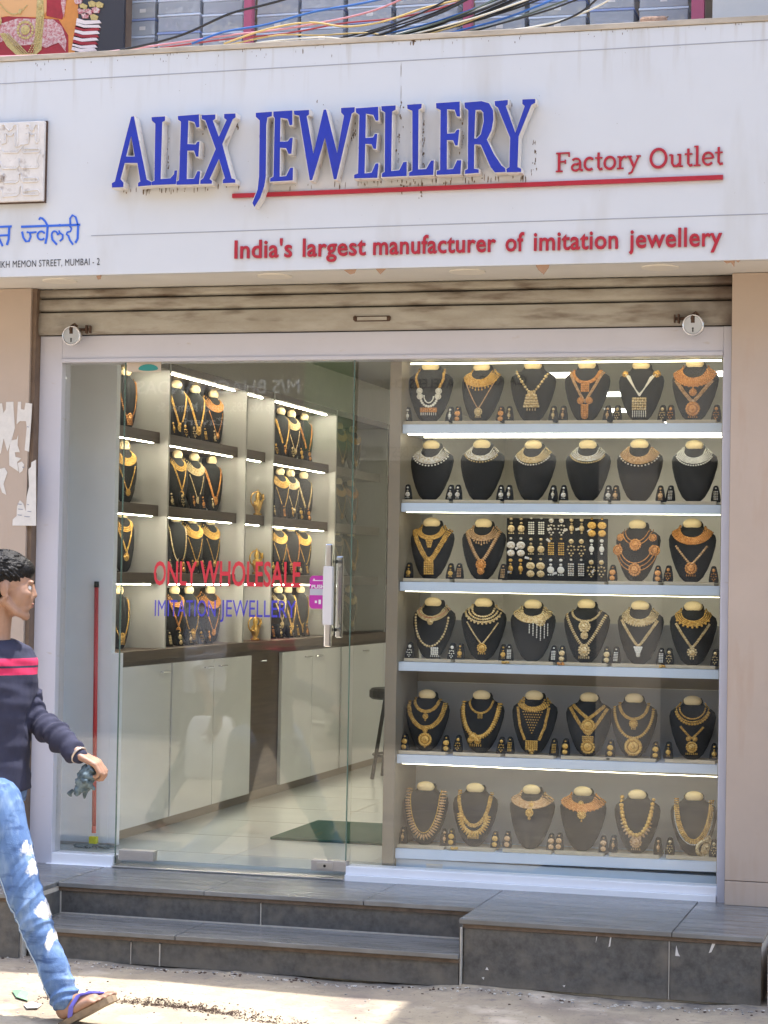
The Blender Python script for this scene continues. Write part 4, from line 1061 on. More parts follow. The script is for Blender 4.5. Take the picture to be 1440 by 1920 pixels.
N[2] = [
 ('flat gold ribbon with tall pendant', [('collar', Yg, lambda e: (collar(e, .040, .056, rows=4, dr=.75), plate(e, 0, .133, .03, .03, nx=4, nz=4, shape='tri'))), ('ribbon', Yg, lambda e: band(e, vpts(.070, .185, .065, p=1.25), .017)), ('pendant', Yg, lambda e: (plate(e, 0, .042, .038, .050, nx=5, nz=6), disc(e, 0, .072, .012)))]),
 ('antique bib with thick beaded strand', [('bib', Pk, lambda e: (collar(e, .038, .060, rows=4, dr=.72), fringe(e, .058, 11, .02, dr=.72, sp=50))), ('strand', Pk, lambda e: leaves(e, vpts(.064, .185, .070, p=1.35), .009, .009, .0075)), ('pendant', An, lambda e: (disc(e, 0, .058, .020), disc(e, 0, .034, .014)))]),
 None,
 ('layered orange chains with medallions', [('chains', An, lambda e: (strand(e, upts(.045, .20, .150), .0022), strand(e, upts(.055, .195, .138), .0022), strand(e, upts(.062, .14, .070), .0026), strand(e, upts(.070, .13, .055), .0026), strand(e, upts(.076, .12, .040), .0026))), ('medallion', An, lambda e: (disc(e, 0, .138, .022, petals=14), disc(e, -.070, .118, .020, petals=14), disc(e, .070, .118, .020, petals=14), disc(e, -.062, .165, .014), disc(e, .062, .165, .014), disc(e, 0, .045, .024, petals=14)))]),
 ('heavy orange gold bib with round pendant', [('bib', An, lambda e: (collar(e, .044, .074, rows=6, dr=.72, bead=.004), )), ('chain', Pk, lambda e: strand(e, vpts(.055, .130, .065), .005)), ('pendant', An, lambda e: (disc(e, 0, .052, .022, petals=14), drops(e, 0, .030, .03, 5, .010)))]),
]
N[3] = [
 ('pearl collar with long bead chain', [('collar', Pa, lambda e: (collar(e, .044, .064, rows=4, dr=.75), disc(e, 0, .140, .012))), ('edge_stones', Ru, lambda e: strand(e, upts(.058, .195, .155), .0020, 2.6, off=.006)), ('chain', Pa, lambda e: strand(e, upts(.066, .165, .048), .0050, 2.1)), ('pendant', Pe, lambda e: (plate(e, .020, .030, .03, .03, nx=4, nz=4), drops(e, .02, .016, .03, 5, .01)))]),
 ('scalloped gold collar and chain', [('collar', Pa, lambda e: (collar(e, .042, .070, rows=3, dr=.72, bead=.0045), fringe(e, .070, 11, .010, dr=.72, sp=62, bead=.0035, taper=.2))), ('chain', Pa, lambda e: strand(e, vpts(.058, .140, .060), .0034)), ('pendant', Yg, lambda e: (disc(e, 0, .046, .018), drops(e, 0, .030, .024, 4, .010)))]),
 ('lopsided gold bib with long fringe', [('bib', Pa, lambda e: (collar(e, .040, .074, rows=6, dr=.62, bead=.0042), disc(e, .030, .152, .020))), ('fringe', Pe, lambda e: [[e.bead(surf(x, .148 - abs(x - .03) * .25 - k * .006, .004), .0026) for k in range(int(12 - abs(x - .032) * 120))] for x in (-.010, .004, .018, .032, .046, .058)])]),
 ('twin medallion and thick strand', [('short_chain', Pa, lambda e: (disc(e, 0, .132, .022, petals=14), disc(e, 0, .100, .014), band(e, upts(.052, .192, .152), .007))), ('strand', Pa, lambda e: leaves(e, vpts(.072, .175, .060, p=1.4), .008, .008, .0078)), ('pendant', Pa, lambda e: (disc(e, 0, .046, .022, petals=12), drops(e, 0, .026, .036, 6, .012)))]),
 ('ribbed pale gold bib and strand', [('bib', Pa, lambda e: (collar(e, .042, .068, rows=5, dr=.72), fringe(e, .068, 17, .006, dr=.72, sp=70))), ('chain', Pa, lambda e: band(e, vpts(.066, .160, .065), .009)), ('pendant', Pe, lambda e: (plate(e, 0, .052, .036, .026, nx=5, nz=4, shape='tri'), disc(e, 0, .034, .008)))]),
 ('dark-beaded collar and oval pendant', [('collar', Yg, lambda e: (collar(e, .044, .066, rows=4, dr=.74), fringe(e, .066, 9, .008, dr=.74, bead=.0035))), ('chain', Pa, lambda e: band(e, vpts(.060, .150, .065), .008)), ('pendant', Pa, lambda e: (disc(e, 0, .048, .018, petals=10), drops(e, 0, .030, .01, 2, .010)))]),
]
N[4] = [
 ('two-tier yellow gold with coin pendants', [('short_chain', Yg, lambda e: (band(e, upts(.048, .198, .150), .011), disc(e, 0, .132, .011), drops(e, 0, .122, .002, 2, .01))), ('long_chain', Yg, lambda e: band(e, upts(.070, .185, .088), .015)), ('pendant', Yg, lambda e: (disc(e, 0, .044, .026, petals=18), disc(e, 0, .080, .010), drops(e, 0, .020, .002, 2, .01)))]),
 ('thick gold garland with flower cluster', [('short_chain', Yg, lambda e: (band(e, upts(.044, .195, .148), .007), drops(e, 0, .146, .014, 3, .02))), ('garland', Yg, lambda e: leaves(e, upts(.068, .185, .060, skew=-.006), .011, .013, .0085)), ('flower_cluster', Yg, lambda e: (disc(e, -.024, .060, .016), disc(e, -.008, .046, .014), disc(e, -.036, .046, .011), drops(e, -.015, .034, .04, 6, .012)))]),
 ('triangular lattice bib with square pendant', [('bib', Yg, lambda e: collar(e, .038, .060, rows=4, dr=.55, bead=.004)), ('lattice', Yg, lambda e: [[e.bead(surf((i - (9 - j) / 2 + .5) * .0088, .155 - j * .0095, .004), .0027) for i in range(9 - j)] for j in range(9)]), ('chain', Yg, lambda e: band(e, [(-.058, .170), (-.046, .10), (-.026, .052)], .009) or band(e, [(.058, .170), (.046, .10), (.026, .052)], .009)), ('pendant', Yg, lambda e: (plate(e, 0, .034, .046, .036, nx=6, nz=5), plate(e, 0, .010, .02, .018, nx=3, nz=2, shape='tri')))]),
 ('double gold strand with large rosette', [('short_chain', Yg, lambda e: band(e, vpts(.058, .185, .138), .011)), ('long_chain', Yg, lambda e: band(e, vpts(.068, .175, .078), .011)), ('pendant', Yg, lambda e: (disc(e, 0, .112, .025, petals=18), plate(e, 0, .064, .042, .022, nx=6, nz=3), disc(e, 0, .034, .026, petals=14)))]),
 ('gold strand with flower coin and disc', [('short_chain', Yg, lambda e: (band(e, upts(.052, .195, .140), .010), disc(e, 0, .124, .016), drops(e, 0, .11, .012, 3, .008))), ('long_chain', Yg, lambda e: leaves(e, upts(.070, .180, .072), .007, .009, .0075)), ('pendant', Yg, lambda e: (disc(e, 0, .040, .032, petals=20), drops(e, 0, .012, .03, 5, .006)))]),
 ('fringed gold collar with small round pendant', [('collar', Yg, lambda e: (collar(e, .048, .060, rows=2, dr=.9, bead=.0036), fringe(e, .062, 17, .009, dr=.9, sp=76, bead=.004, taper=0))), ('chain', Yg, lambda e: band(e, vpts(.042, .120, .078), .007)), ('pendant', Yg, lambda e: (disc(e, -.012, .076, .009), disc(e, .012, .076, .009), disc(e, 0, .046, .021, petals=14), drops(e, 0, .026, .04, 7, .009)))]),
]
N[5] = [
 ('long rose gold leaf garland', [('garland', Pk, lambda e: leaves(e, upts(.066, .200, .030), .016, .010, .0098)), ('inner_chain', Yg, lambda e: strand(e, upts(.056, .200, .044), .0024))]),
 ('gold rope with pointed fringe', [('rope', Yg, lambda e: band(e, upts(.060, .200, .078), .013)), ('fringe', Yg, lambda e: (leaves(e, [(x, z - .012) for x, z in upts(.050, .130, .062)], .016, .012, .009), drops(e, 0, .045, .036, 6, .016, .003)))]),
 ('flat wide gold bib with centre coin', [('bib', Pk, lambda e: (collar(e, .042, .084, rows=9, dr=.52, bead=.0036), )), ('pendant', Yg, lambda e: (disc(e, .006, .160, .015), disc(e, 0, .132, .015), disc(e, 0, .112, .006)))]),
 ('rayed wide gold bib', [('bib', An, lambda e: (collar(e, .044, .086, rows=8, dr=.54, bead=.0038), fringe(e, .084, 15, .006, dr=.54, sp=75))), ('pendant', Yg, lambda e: (disc(e, -.004, .172, .010), disc(e, 0, .132, .016), drops(e, 0, .114, .002, 2, .01)))]),
 ('chunky gold links with flower pendant', [('links', Yg, lambda e: strand(e, upts(.058, .200, .068), .0088, 1.5)), ('lower_plates', Pk, lambda e: (leaves(e, upts(.046, .120, .062), .014, .014, .012))), ('pendant', Pk, lambda e: (disc(e, 0, .042, .022, petals=12), drops(e, 0, .020, .03, 5, .008)))]),
 ('broad gold band with low side rosette', [('band', Yg, lambda e: (band(e, upts(.064, .200, .052), .017), )), ('edge_pearls', Pe, lambda e: strand(e, upts(.070, .160, .040), .0025, 2.4)), ('rosette', Pa, lambda e: (disc(e, .042, .026, .034, petals=22), disc(e, .050, .060, .016)))]),
]
ROWPX = [[807.6, 902, 999.5, 1100, 1201.7, 1302], [808, 903, 999, 1102, 1199, 1302], [809, 906, None, 1194, 1298], [811, 907, 1000, 1099, 1200, 1300], [801, 903, 1001, 1105, 1189.5, 1299], [798, 891, 996, 1093, 1195, 1302]]
EST = [(762.5, 838, 860, 938, 957, 1036, 1057, 1137, 1158, 1238, 1260, 1339)]
SHN = ['top', 'second', 'third', 'fourth', 'fifth', 'bottom']
def stand_mesh():
    e = MB(); hz = [(0, .0165), (.010, .0175), (.030, .0150), (.050, .0105), (.058, .0085), (.062, .004)]
    e.poly([(w, z) for z, w in hz] + [(-w, z) for z, w in reversed(hz)], [], lambda a, b, d: (a, b * .25 + d, b), .010)
    e.box(-.010, .010, .008, .034, 0, .003)
    return e.mesh('earring_stand', M_velvet)
ME_stand = stand_mesh()
def earring_mesh(kind, m):
    e = MB(); y = lambda z: z * .25 - .003
    if kind == 0:
        e.bead((0, y(.05), .050), .0045); e.bead((0, y(.038), .038), .0038)
        e.ell((0, y(.024), .024), (.0085, .003, .010), 10, 6); [e.bead((x, y(.011), .011), .0022) for x in (-.005, 0, .005)]
    elif kind == 1:
        e.ell((0, y(.046), .046), (.006, .003, .0065), 10, 6)
        [e.bead((x, y(z), z), .0028) for x, z in ((-.006, .032), (.006, .032), (0, .034), (-.008, .024), (.008, .024), (0, .022), (-.004, .014), (.004, .014), (0, .008))]
    elif kind == 2:
        e.bead((0, y(.052), .052), .0038); e.ell((0, y(.034), .034), (.0105, .003, .0105), 12, 6); e.ell((0, y(.013), .013), (.0095, .003, .0095), 12, 6)
    elif kind == 3:
        e.bead((0, y(.052), .052), .0035); [e.bead((x, y(z), z), .0026) for x in (-.005, 0, .005) for z in (.040, .034, .028, .022, .016, .011)]
    elif kind == 4:
        e.ell((0, y(.048), .048), (.0048, .003, .0048), 8, 6); e.bead((0, y(.038), .038), .003); e.ell((0, y(.026), .026), (.006, .004, .009), 8, 6); e.bead((0, y(.014), .014), .003)
    return e.mesh('earring', m, True)
_em = {}
def earring(loc, kind, m, label):
    k = (kind, m.name)
    if k not in _em: _em[k] = earring_mesh(kind, m)
    return tag(link('earring', _em[k], None, loc), label, 'earring', 'drop earrings on small black stands')
matname = {'gold_yellow': 'yellow gold', 'gold_antique_orange': 'orange gold', 'gold_kundan_pale': 'pale gold', 'silver_stones': 'silver stone', 'pearl_white': 'pearl', 'rose_gold': 'rose gold'}
EAR = [[(4, Pe), (2, An), (4, Pa), (4, Pk), (1, Pa), (1, An)], [(0, Si), (0, Si), (4, Si), (0, Si), (0, Pk), (3, Si)], [(0, Yg), (3, Pk), None, (2, An), (1, An)], [(1, Pe), (0, Yg), (3, Pe), (2, Pa), (3, Pe), (1, Pa)], [(2, Yg), (1, Yg), (3, Yg), (2, Yg), (2, Yg), (0, Yg)], [(4, Pk), (2, Yg), (2, Pk), (2, Pk), (4, Pk), (1, Pa)]]
YBST = .165
for r_ in range(6):
    z1 = SH[r_][1]
    for c_, px in enumerate(ROWPX[r_]):
        if px is None: continue
        X = onY(px, 1000, YBST).x + (0.0 + (.0022 * (onY(px, 1000, 0).x)) * 0)
        # undo the small camera roll: use the row's own image height
        vrow = [730, 875, 1027, 1175, 1355, 1530][r_]
        X = onY(px, vrow, YBST + .02).x
        sag = slope[r_] * (X - XC0) / (XC1 - XC0); zt = z1 + sag
        desc, spec = N[r_][c_]
        lift = [.014, .014, .014, .014, .014, .014][r_]
        tr = MB(); tr.box(-.098, .098, -.055, .10, 0, .010); tr.box(-.098, .098, -.058, -.0552, 0, .014)
        t_ = tr.build('display_tray', M_tray, None, bevel=.0015); t_.location = (X, YBST - .004, zt + .0008)
        tag(t_, 'beige tray under the %s necklace' % desc, 'tray', 'beige display trays')
        zb = zt + .0118
        b_ = bust((X, YBST, zb), rnd.uniform(-.12, .12), 'black velvet bust wearing the %s necklace' % desc, 1.085 * rnd.uniform(.985, 1.015))
        necklace(b_, spec, desc)
        kind, em = EAR[r_][c_]
        for sd, nm in ((-1, 'left'), (1, 'right')):
            ex = X + sd * (.0905 if not (c_ == 0 and sd < 0) else .087)
            if ex > XC1 - .012: ex = XC1 - .018
            loc = (ex, YBST - .020, zb + .0002)
            so_ = link('earring_stand', ME_stand, None, loc); so_.rotation_euler.z = rnd.uniform(-.16, .16); so_.scale = (1.12, 1, 1.08)
            tag(so_, 'small black earring stand %s of the %s necklace' % (nm, desc), 'earring stand', 'small black earring stands')
            if (r_, c_, sd) == (4, 3, 1): continue
            eo = earring((loc[0], loc[1] - .002, loc[2]), kind, em, '%s drop earring %s of the %s necklace' % (matname[em.name], nm, desc))
            eo.rotation_euler.z = so_.rotation_euler.z; eo.scale = (1.2, 1.1, 1.08)
# earring board on the third shelf
bx0 = onY(950, 1030, .2).x; bx1 = onY(1139, 1030, .2).x; zb = SH[2][1] + .003
bo = tag(MB().box(bx0, bx1, .195, .207, zb, zb + .252).build('earring_board', M_velvet), 'black velvet board covered in rows of earrings on the third shelf', 'display board')
tr = MB(); tr.box(bx0 - .004, bx1 + .004, .11, .215, 0, .012); t_ = tr.build('display_tray', M_tray, bevel=.0015); t_.location.z = SH[2][1] + .002
tag(t_, 'wide beige tray under the black earring board', 'tray', 'beige display trays')
bo.location.z = .012
ordn = ['first', 'second', 'third', 'fourth', 'fifth', 'sixth', 'seventh', 'eighth', 'ninth', 'tenth']
for c_ in range(10):
    for rr in range(3):
        x = bx0 + (bx1 - bx0) * (c_ + .5) / 10; z = zb + .012 + .252 - .078 - rr * .083
        k = (c_ // 2 * 3 + rr * 2) % 5; m = [Pa, Pe, Si, Pa, Yg][(c_ // 2 + rr * 2) % 5]
        kk = (k, m.name)
        if kk not in _em: _em[kk] = earring_mesh(k, m)
        eo = link('earring', _em[kk], None, (x, .1935 - .016, z), (0.25, 0, 0)); eo.scale = (1.75, 1.15, 1.5)
        eo.location.y = .190
        tag(eo, '%s earring hung %s from the left, %s row of the velvet board' % (matname[m.name], ordn[c_], ('top', 'middle', 'bottom')[rr]), 'earring', 'earrings hung on the velvet board')
tgs = MB()
for (u, v) in [(1028, 1013), (1060, 994), (1083, 992), (1105, 995), (970, 1027), (988, 1046), (955, 1072), (1040, 1075), (1112, 1071), (1030, 992)]:
    p = onY(u, v, .186); a = rnd.uniform(-.9, .9)
    Mx = Matrix.Translation(p) @ Matrix.Rotation(a, 4, 'Y'); tgs.box(-.009, .009, -.0006, .0006, -.0045, .0045, Mx)
tag(tgs.build('price_tags', M_paper), 'tiny white price tags hanging among the earrings of the velvet board', 'price tags', kind='stuff')
# loose pieces lying on trays
def loose(u, v, Y, m, label, s=.012, name='loose_ornament'):
    p = onY(u, v, Y); e = MB()
    for k in range(9): e.bead((rnd.uniform(-s, s), rnd.uniform(-.004, .004), rnd.uniform(0, s * .9)), s * .42)
    o = e.build(name, m, None, smooth=True); o.location = p; tag(o, label, 'ornament', 'loose ornaments on the trays')
for (u, v, r__, m, lb) in [(948, 1240, 3, Yg, 'crumpled gold ornament lying before the scalloped gold collar'), (1051, 1243, 3, An, 'orange gold ornament lying between lopsided bib and twin medallion busts'), (1243, 1250, 3, Yg, 'gold ornament lying before the dark-beaded collar'), (851, 1595, 5, Yg, 'round gold ornament lying beside the gold rope necklace')]:
    X = onY(u, v, .10).x; zt = SH[r__][1] + slope[r__] * (X - XC0) / (XC1 - XC0)
    e = MB()
    for k in range(10): e.bead((rnd.uniform(-.014, .014), rnd.uniform(-.005, .005), rnd.uniform(.004, .012)), .0050)
    o = e.build('loose_ornament', m, None, smooth=True); o.location = (X, .098, zt + .0005); tag(o, lb, 'ornament', 'loose ornaments on the trays')

# interior busts along the wall shelving ------------------------
zl = [(.843, 'counter'), (1.145 + .0525, 'third shelf'), (1.462 + .0525, 'second shelf'), (1.805 + .0525, 'top shelf')]
XB = XSF - .095
bays = [(0, [.63, .86], 'nearest bay'), (1, [onX(u, 950, XB).y for u in (333, 364, 399)], 'first wide bay'), (3, [onX(u, 950, XB).y for u in (527, 548, 572)], 'second wide bay'), (4, [3.98, 4.30, 4.60], 'dim far bay')]
ordy = ['nearest', 'middle', 'farthest']
IN = [lambda e: band(e, vpts(.060, .19, .045, p=1.3), .010) or disc(e, 0, .045, .018),
      lambda e: (band(e, vpts(.056, .19, .075), .008), collar(e, .04, .058, rows=3, dr=.75), disc(e, 0, .055, .016)),
      lambda e: (collar(e, .04, .075, rows=6, dr=.7), strand(e, vpts(.05, .14, .04), .003), disc(e, 0, .04, .014)),
      lambda e: (strand(e, upts(.055, .19, .04), .0042, 1.7), disc(e, 0, .04, .02), drops(e, 0, .03, .03, 5, .016))]
IMESH = []
for f_ in IN:
    e = MB(); f_(e); IMESH.append(e)
IME = {}
for i, e in enumerate(IMESH):
    for m in (Yg, Pa, An): IME[(i, m.name)] = e.mesh('necklace_chain', m, True)
rn2 = random.Random(3)
for bi, ysl, bn in bays:
    for li, (z, ln) in enumerate(zl):
        for k, y in enumerate(ysl):
            if bi == 0: w = ('near', 'farther')[k]
            else: w = ordy[k]
            rz = R(66) + rn2.uniform(-.08, .08)
            b_ = bust((XB, y + rn2.uniform(-.02, .02), z + .0015), rz, '%s black bust on the %s in the %s' % (w, ln, bn), 1.2, 'black busts on the wall shelving')
            m = rn2.choice([Yg, Yg, Pa, An]); i = rn2.randrange(4)
            n_ = empty('necklace', b_.location, rz, '%s necklace on the %s bust, %s of the %s' % (matname[m.name], w, ln, bn), 'necklace', 'necklaces on the wall shelving')
            b_.scale = (1.02, 1.02, 1.26); b_.children[1].scale = (.8, .8, 1.0); b_.children[1].location.z = -.001
            n_.scale = b_.scale; link('necklace_chain', IME[(i, m.name)], n_)
nth = ['first', 'second', 'third', 'fourth', 'fifth', 'sixth']
for bi, y0, y1, bn in [(1, 1.16, 1.86, 'first wide bay'), (3, 2.70, 3.46, 'second wide bay')]:
    for z, ln in zl:
        for k in range(6):
            y = y0 + (y1 - y0) * k / 5 + rn2.uniform(-.015, .015)
            so_ = link('earring_stand', ME_stand, None, (XSF - .022, y, z + .001), (0, 0, R(66))); so_.scale = (1.2, 1, 1.25)
            tag(so_, 'slim black stand, %s from the front on the %s of the %s' % (nth[k], ln, bn), 'earring stand', 'slim stands along the wall shelf edges')
            m = rn2.choice([Yg, Pa, An]); kd = rn2.randrange(5); kk = (kd, m.name)
            if kk not in _em: _em[kk] = earring_mesh(kd, m)
            eo = link('earring', _em[kk], None, (XSF - .020, y, z + .001), (0, 0, R(66))); eo.scale = (1.2, 1.1, 1.25)
            tag(eo, '%s drop earring on the %s slim stand, %s of the %s' % (matname[m.name], nth[k], ln, bn), 'earring', 'earrings along the wall shelf edges')
# gold figurines in the narrow bay
def figurine(y, z, k, label):
    r = empty('figurine', (XSF - .022, onX(483, 950, XSF - .022).y, z + .001), R(60), label, 'figurine', 'gold figurines in the narrow bay')
    e = MB(); prof = [(.022, 0), (.024, .008), (.012, .014), (.018, .03), (.024, .05), (.020, .07), (.010, .085), (.014, .095), (.013, .108), (.006, .122), (.002, .14)]; n = 14
    vs = [(q[0] * math.cos(2 * math.pi * j / n), q[0] * math.sin(2 * math.pi * j / n), q[1]) for q in prof for j in range(n)]
    e.add(vs, [(i * n + j, i * n + (j + 1) % n, (i + 1) * n + (j + 1) % n, (i + 1) * n + j) for i in range(len(prof) - 1) for j in range(n)] + [tuple(range(n - 1, -1, -1))])
    e.tube([(-.02, 0, .075), (-.035, -.01, .055), (-.02, -.02, .045)], .005, 6); e.tube([(.02, 0, .075), (.038, -.005, .09), (.030, -.01, .115)], .005, 6)
    e.build('figurine_body', Yg, r, smooth=True)
    h = MB(); h.tube([(.042 * math.cos(2 * math.pi * j / 20), .008, .085 + .042 * math.sin(2 * math.pi * j / 20)) for j in range(21)], .004, 6, cap=False); h.build('halo_ring', Yg, r, smooth=True)
figurine(2.36, .843, 0, 'small gold figurine on the counter in the narrow bay')
figurine(2.34, zl[2][0], 1, 'gold figurine with halo on the second shelf of the narrow bay')
figurine(2.38, zl[1][0], 2, 'gold figurine on the third shelf of the narrow bay')

# door lettering
word('ONLY', M_vred, door, -.0128, (288, 1096), (369, 1097), .101, 'vinyl_letter', depth=.0006, bold=.018)
word('WHOLESALE', M_vred, door, -.0128, (375, 1097), (563, 1100), .104, 'vinyl_letter', depth=.0006, bold=.018)
word('IMITATION', M_vblue, door, -.0128, (290, 1155), (404, 1156), .071, 'vinyl_letter', depth=.0006, bold=.0, spacing=1.05)
word('JEWELLERY', M_vblue, door, -.0128, (413, 1156), (555, 1158), .073, 'vinyl_letter', depth=.0006, bold=.0)
# push sticker
a = onY(581, 1079, -.013); b = onY(611, 1142, -.013); cx, cz = (a.x + b.x) / 2, (a.z + b.z) / 2; W_, H_ = b.x - a.x, a.z - b.z
e = MB(); P_ = []
for (qx, qz, a0) in ((W_ / 2, H_ / 2, 0), (-W_ / 2, H_ / 2, 90), (-W_ / 2, -H_ / 2, 180), (W_ / 2, -H_ / 2, 270)):
    rr = .016
    for k in range(5):
        t = R(a0 + 22.5 * k); P_.append((cx + qx - math.copysign(rr, qx) + rr * math.cos(t), cz + qz - math.copysign(rr, qz) + rr * math.sin(t)))
e.poly(P_, [], lambda a, b, d: (a, -.0132 + d, b), .0008)
ps = cadd(e.build('push_sticker', M_magenta), door)
e = MB(); e.box(cx - W_ / 2 + .001, cx + W_ / 2 - .001, -.0140, -.0133, cz - .012, cz + .014)
cadd(e.build('sticker_band', M_stickgrey), door)
z_ = onY(583, 1103, -.0134)
word('PUSH', mat('sticker_white', (.8, .78, .8), .5), door, -.0134, (584, 1103), (609, 1103), .0145, 'sticker_text', depth=.0006, bold=.03, join=True)
e = MB(); e.box(cx - .022, cx + .020, -.0140, -.0133, cz + .046, cz + .049); e.add([(cx - .022, -.014, cz + .050), (cx - .012, -.014, cz + .050), (cx - .017, -.014, cz + .056)], [(0, 1, 2)])
e.box(cx - .012, cx - .003, -.0140, -.0133, cz - .044, cz - .034); e.box(cx + .004, cx + .014, -.0140, -.0133, cz - .048, cz - .030)
cadd(e.build('sticker_symbols', _mats['sticker_white']), door)

# ------------------------------------------------------------ upper storey above the sign
tag(box('upper_wall', M_plaster, (-3.6, 3.6, .55, .75, 2.55, 4.6)), kind='structure')
tag(box('upper_lintel', M_plaster, (-3.6, 3.6, .02, .55, 3.95, 4.6)), kind='structure')
tag(box('upper_wall_side', mat('upper_wall_white', (.62, .60, .57), .7, var=.06), (onY(1336, 10, 0).x, 3.6, .0, .55, 3.27, 3.95)), 'plain off-white wall panel above the right end of the signboard', 'wall')
M_post = mat('post_pink', (.42, .09, .16), .45)
for u0, u1, lb in [(457, 472, 'magenta window post left of the cable bundle'), (868, 884, 'magenta window post behind the middle of the cable bundle'), (1296, 1320, 'magenta window post beside the off-white wall')]:
    a = onY(u0, 20, .02).x; b = onY(u1, 20, .02).x
    tag(box('window_post', M_post, (a, b, .02, .06, 3.27, 3.95), bevel=.002), lb, 'post')
box('window_post', M_guide, (onY(229, 50, .02).x, onY(240, 50, .02).x, .0, .06, 3.27, 3.95)); tag(bpy.data.objects['window_post.003'], 'brown window post between bridal poster and plastic boxes', 'post')
tag(box('window_ledge', M_cap, (-3.6, onY(1336, 10, 0).x, -.02, .549, 3.24, 3.27)), 'beige inner ledge below the stacked plastic boxes', 'ledge')
# stacked clear plastic boxes with trinkets
M_plas = bpy.data.materials.new('frosted_plastic'); M_plas.use_nodes = True
nt = M_plas.node_tree; nt.nodes.clear(); o_ = nt.nodes.new('ShaderNodeOutputMaterial'); mx = nt.nodes.new('ShaderNodeMixShader'); tr_ = nt.nodes.new('ShaderNodeBsdfTransparent'); pb = nt.nodes.new('ShaderNodeBsdfPrincipled')
pb.inputs['Base Color'].default_value = (.80, .84, .90, 1); pb.inputs['Roughness'].default_value = .2; mx.inputs['Fac'].default_value = .42
nt.links.new(tr_.outputs[0], mx.inputs[1]); nt.links.new(pb.outputs[0], mx.inputs[2]); nt.links.new(mx.outputs[0], o_.inputs['Surface'])
M_lid = mat('plastic_lid', (.66, .72, .82), .3, var=.05)
M_lid2 = mat('plastic_lid_blue', (.30, .37, .62), .3)
trink = [mat('trinkets_silver', (.85, .83, .78), .4, metal=.3, var=.4, vscale=90), mat('trinkets_gold', (.80, .68, .42), .4, metal=.3, var=.4, vscale=90), mat('trinkets_dark', (.45, .42, .50), .5, var=.4, vscale=90)]
def pbox(x, w, z, h, y, lid, kind, label):
    r = empty('plastic_box', (x, y, z), rnd.uniform(-.04, .04), label, 'plastic box', 'clear plastic boxes stacked in the upper window')
    MB().box(-w / 2, w / 2, 0, .16, 0, h - .010).build('tub', M_plas, r, bevel=.003)
    MB().box(-w / 2 - .003, w / 2 + .003, -.003, .163, h - .0095, h - .0005).build('lid', lid, r, bevel=.002)
    e = MB()
    for k in range(26):
        e.bead((rnd.uniform(-w / 2 + .012, w / 2 - .012), rnd.uniform(.012, .05), rnd.uniform(.008, h * .62)), rnd.uniform(.005, .010), (rnd.uniform(.6, 1.3), .7, rnd.uniform(.6, 1.3)))
    e.build('trinkets', trink[kind], r)
    if rnd.random() < .45: MB().box(-.014, .014, -.0012, -.0002, h * .32, h * .32 + .016).build('price_sticker', M_paper, r)
cols = [(242, 292), (294, 376), (378, 456), (480, 560), (562, 645), (650, 735), (740, 860), (888, 985), (990, 1100), (1103, 1190), (1196, 1292)]
cn = ['leftmost', 'second', 'third', 'fourth', 'fifth', 'sixth', 'seventh', 'eighth', 'ninth', 'tenth', 'rightmost']
for ci, (u0, u1) in enumerate(cols):
    z = 3.272
    yb = .11 + rnd.uniform(0, .02)
    x0 = onY(u0, 60, yb).x; x1 = onY(u1, 60, yb).x
    for ri in range(6 if ci < 3 else 5):
        h = rnd.uniform(.060, .078)
        pbox((x0 + x1) / 2, x1 - x0 - .010, z, h, yb, M_lid2 if (ri + ci) % 4 == 3 else M_lid, (ri + ci * 2) % 3, 'clear plastic trinket box, %s in the %s stack from the left' % (('bottom one', 'second up', 'third up', 'fourth up', 'fifth up', 'sixth up')[ri], cn[ci]))
        z += h + .0012
# bridal poster (flat print) at upper left
po = empty('bridal_poster', (0, 0, 0), label='colourful poster of a bride in red and orange with gold necklaces', cat='poster')
YP = -.02
MB().box(-2.2, onY(232, 40, YP).x, YP, YP + .02, 3.27, 3.93).build('poster_board', mat('poster_dark', (.035, .035, .045), .35), po)
PC = {'red': mat('print_red', (.35, .02, .03), .5, var=.3, vscale=25), 'orange': mat('print_orange', (.62, .24, .05), .5, var=.2, vscale=20), 'skin': mat('print_skin', (.66, .36, .15), .5), 'gold': mat('print_gold', (.55, .42, .16), .45, var=.5, vscale=120), 'pearl': mat('print_pearl', (.62, .50, .46), .45, col2=(.42, .08, .10), var=.3, vscale=85, contrast=.12), 'white': mat('print_white', (.72, .62, .60), .5)}
def pp(L, c, k):
    q = [onY(u / 3, v / 3, YP) for u, v in L]; e = MB()
    e.poly([(p.x, p.z) for p in q], [], lambda a, b, d: (a, YP - .0006 - k * .0007 + d, b), .0006 + k * .0007)
    return e.build('print_shape', PC[c], po)
pp([(-200, -300), (440, -300), (440, 100), (420, 300), (-200, 330)], 'orange', 0)
pp([(-150, 230), (-60, 110), (60, 90), (330, 110), (385, 200), (385, 320), (-150, 330)], 'red', 1)
pp([(-60, -300), (250, -300), (265, 60), (240, 95), (90, 95), (30, 90), (-60, 120)], 'skin', 2)
pp([(270, -200), (420, -200), (350, 110), (262, 90)], 'red', 3)
pp([(20, 130), (100, 105), (300, 110), (350, 150), (375, 230), (370, 290), (330, 240), (260, 270), (210, 250), (80, 260), (20, 230), (-60, 270), (-60, 150)], 'pearl', 4)
pp([(0, 190), (25, 185), (80, 260), (120, 300), (190, 300), (205, 100), (215, -100), (240, -100), (250, 90), (235, 280), (200, 312), (95, 312), (40, 260)], 'gold', 5)
pp([(345, 20), (360, -200), (400, -200), (360, 100)], 'pearl', 5)
e = MB()
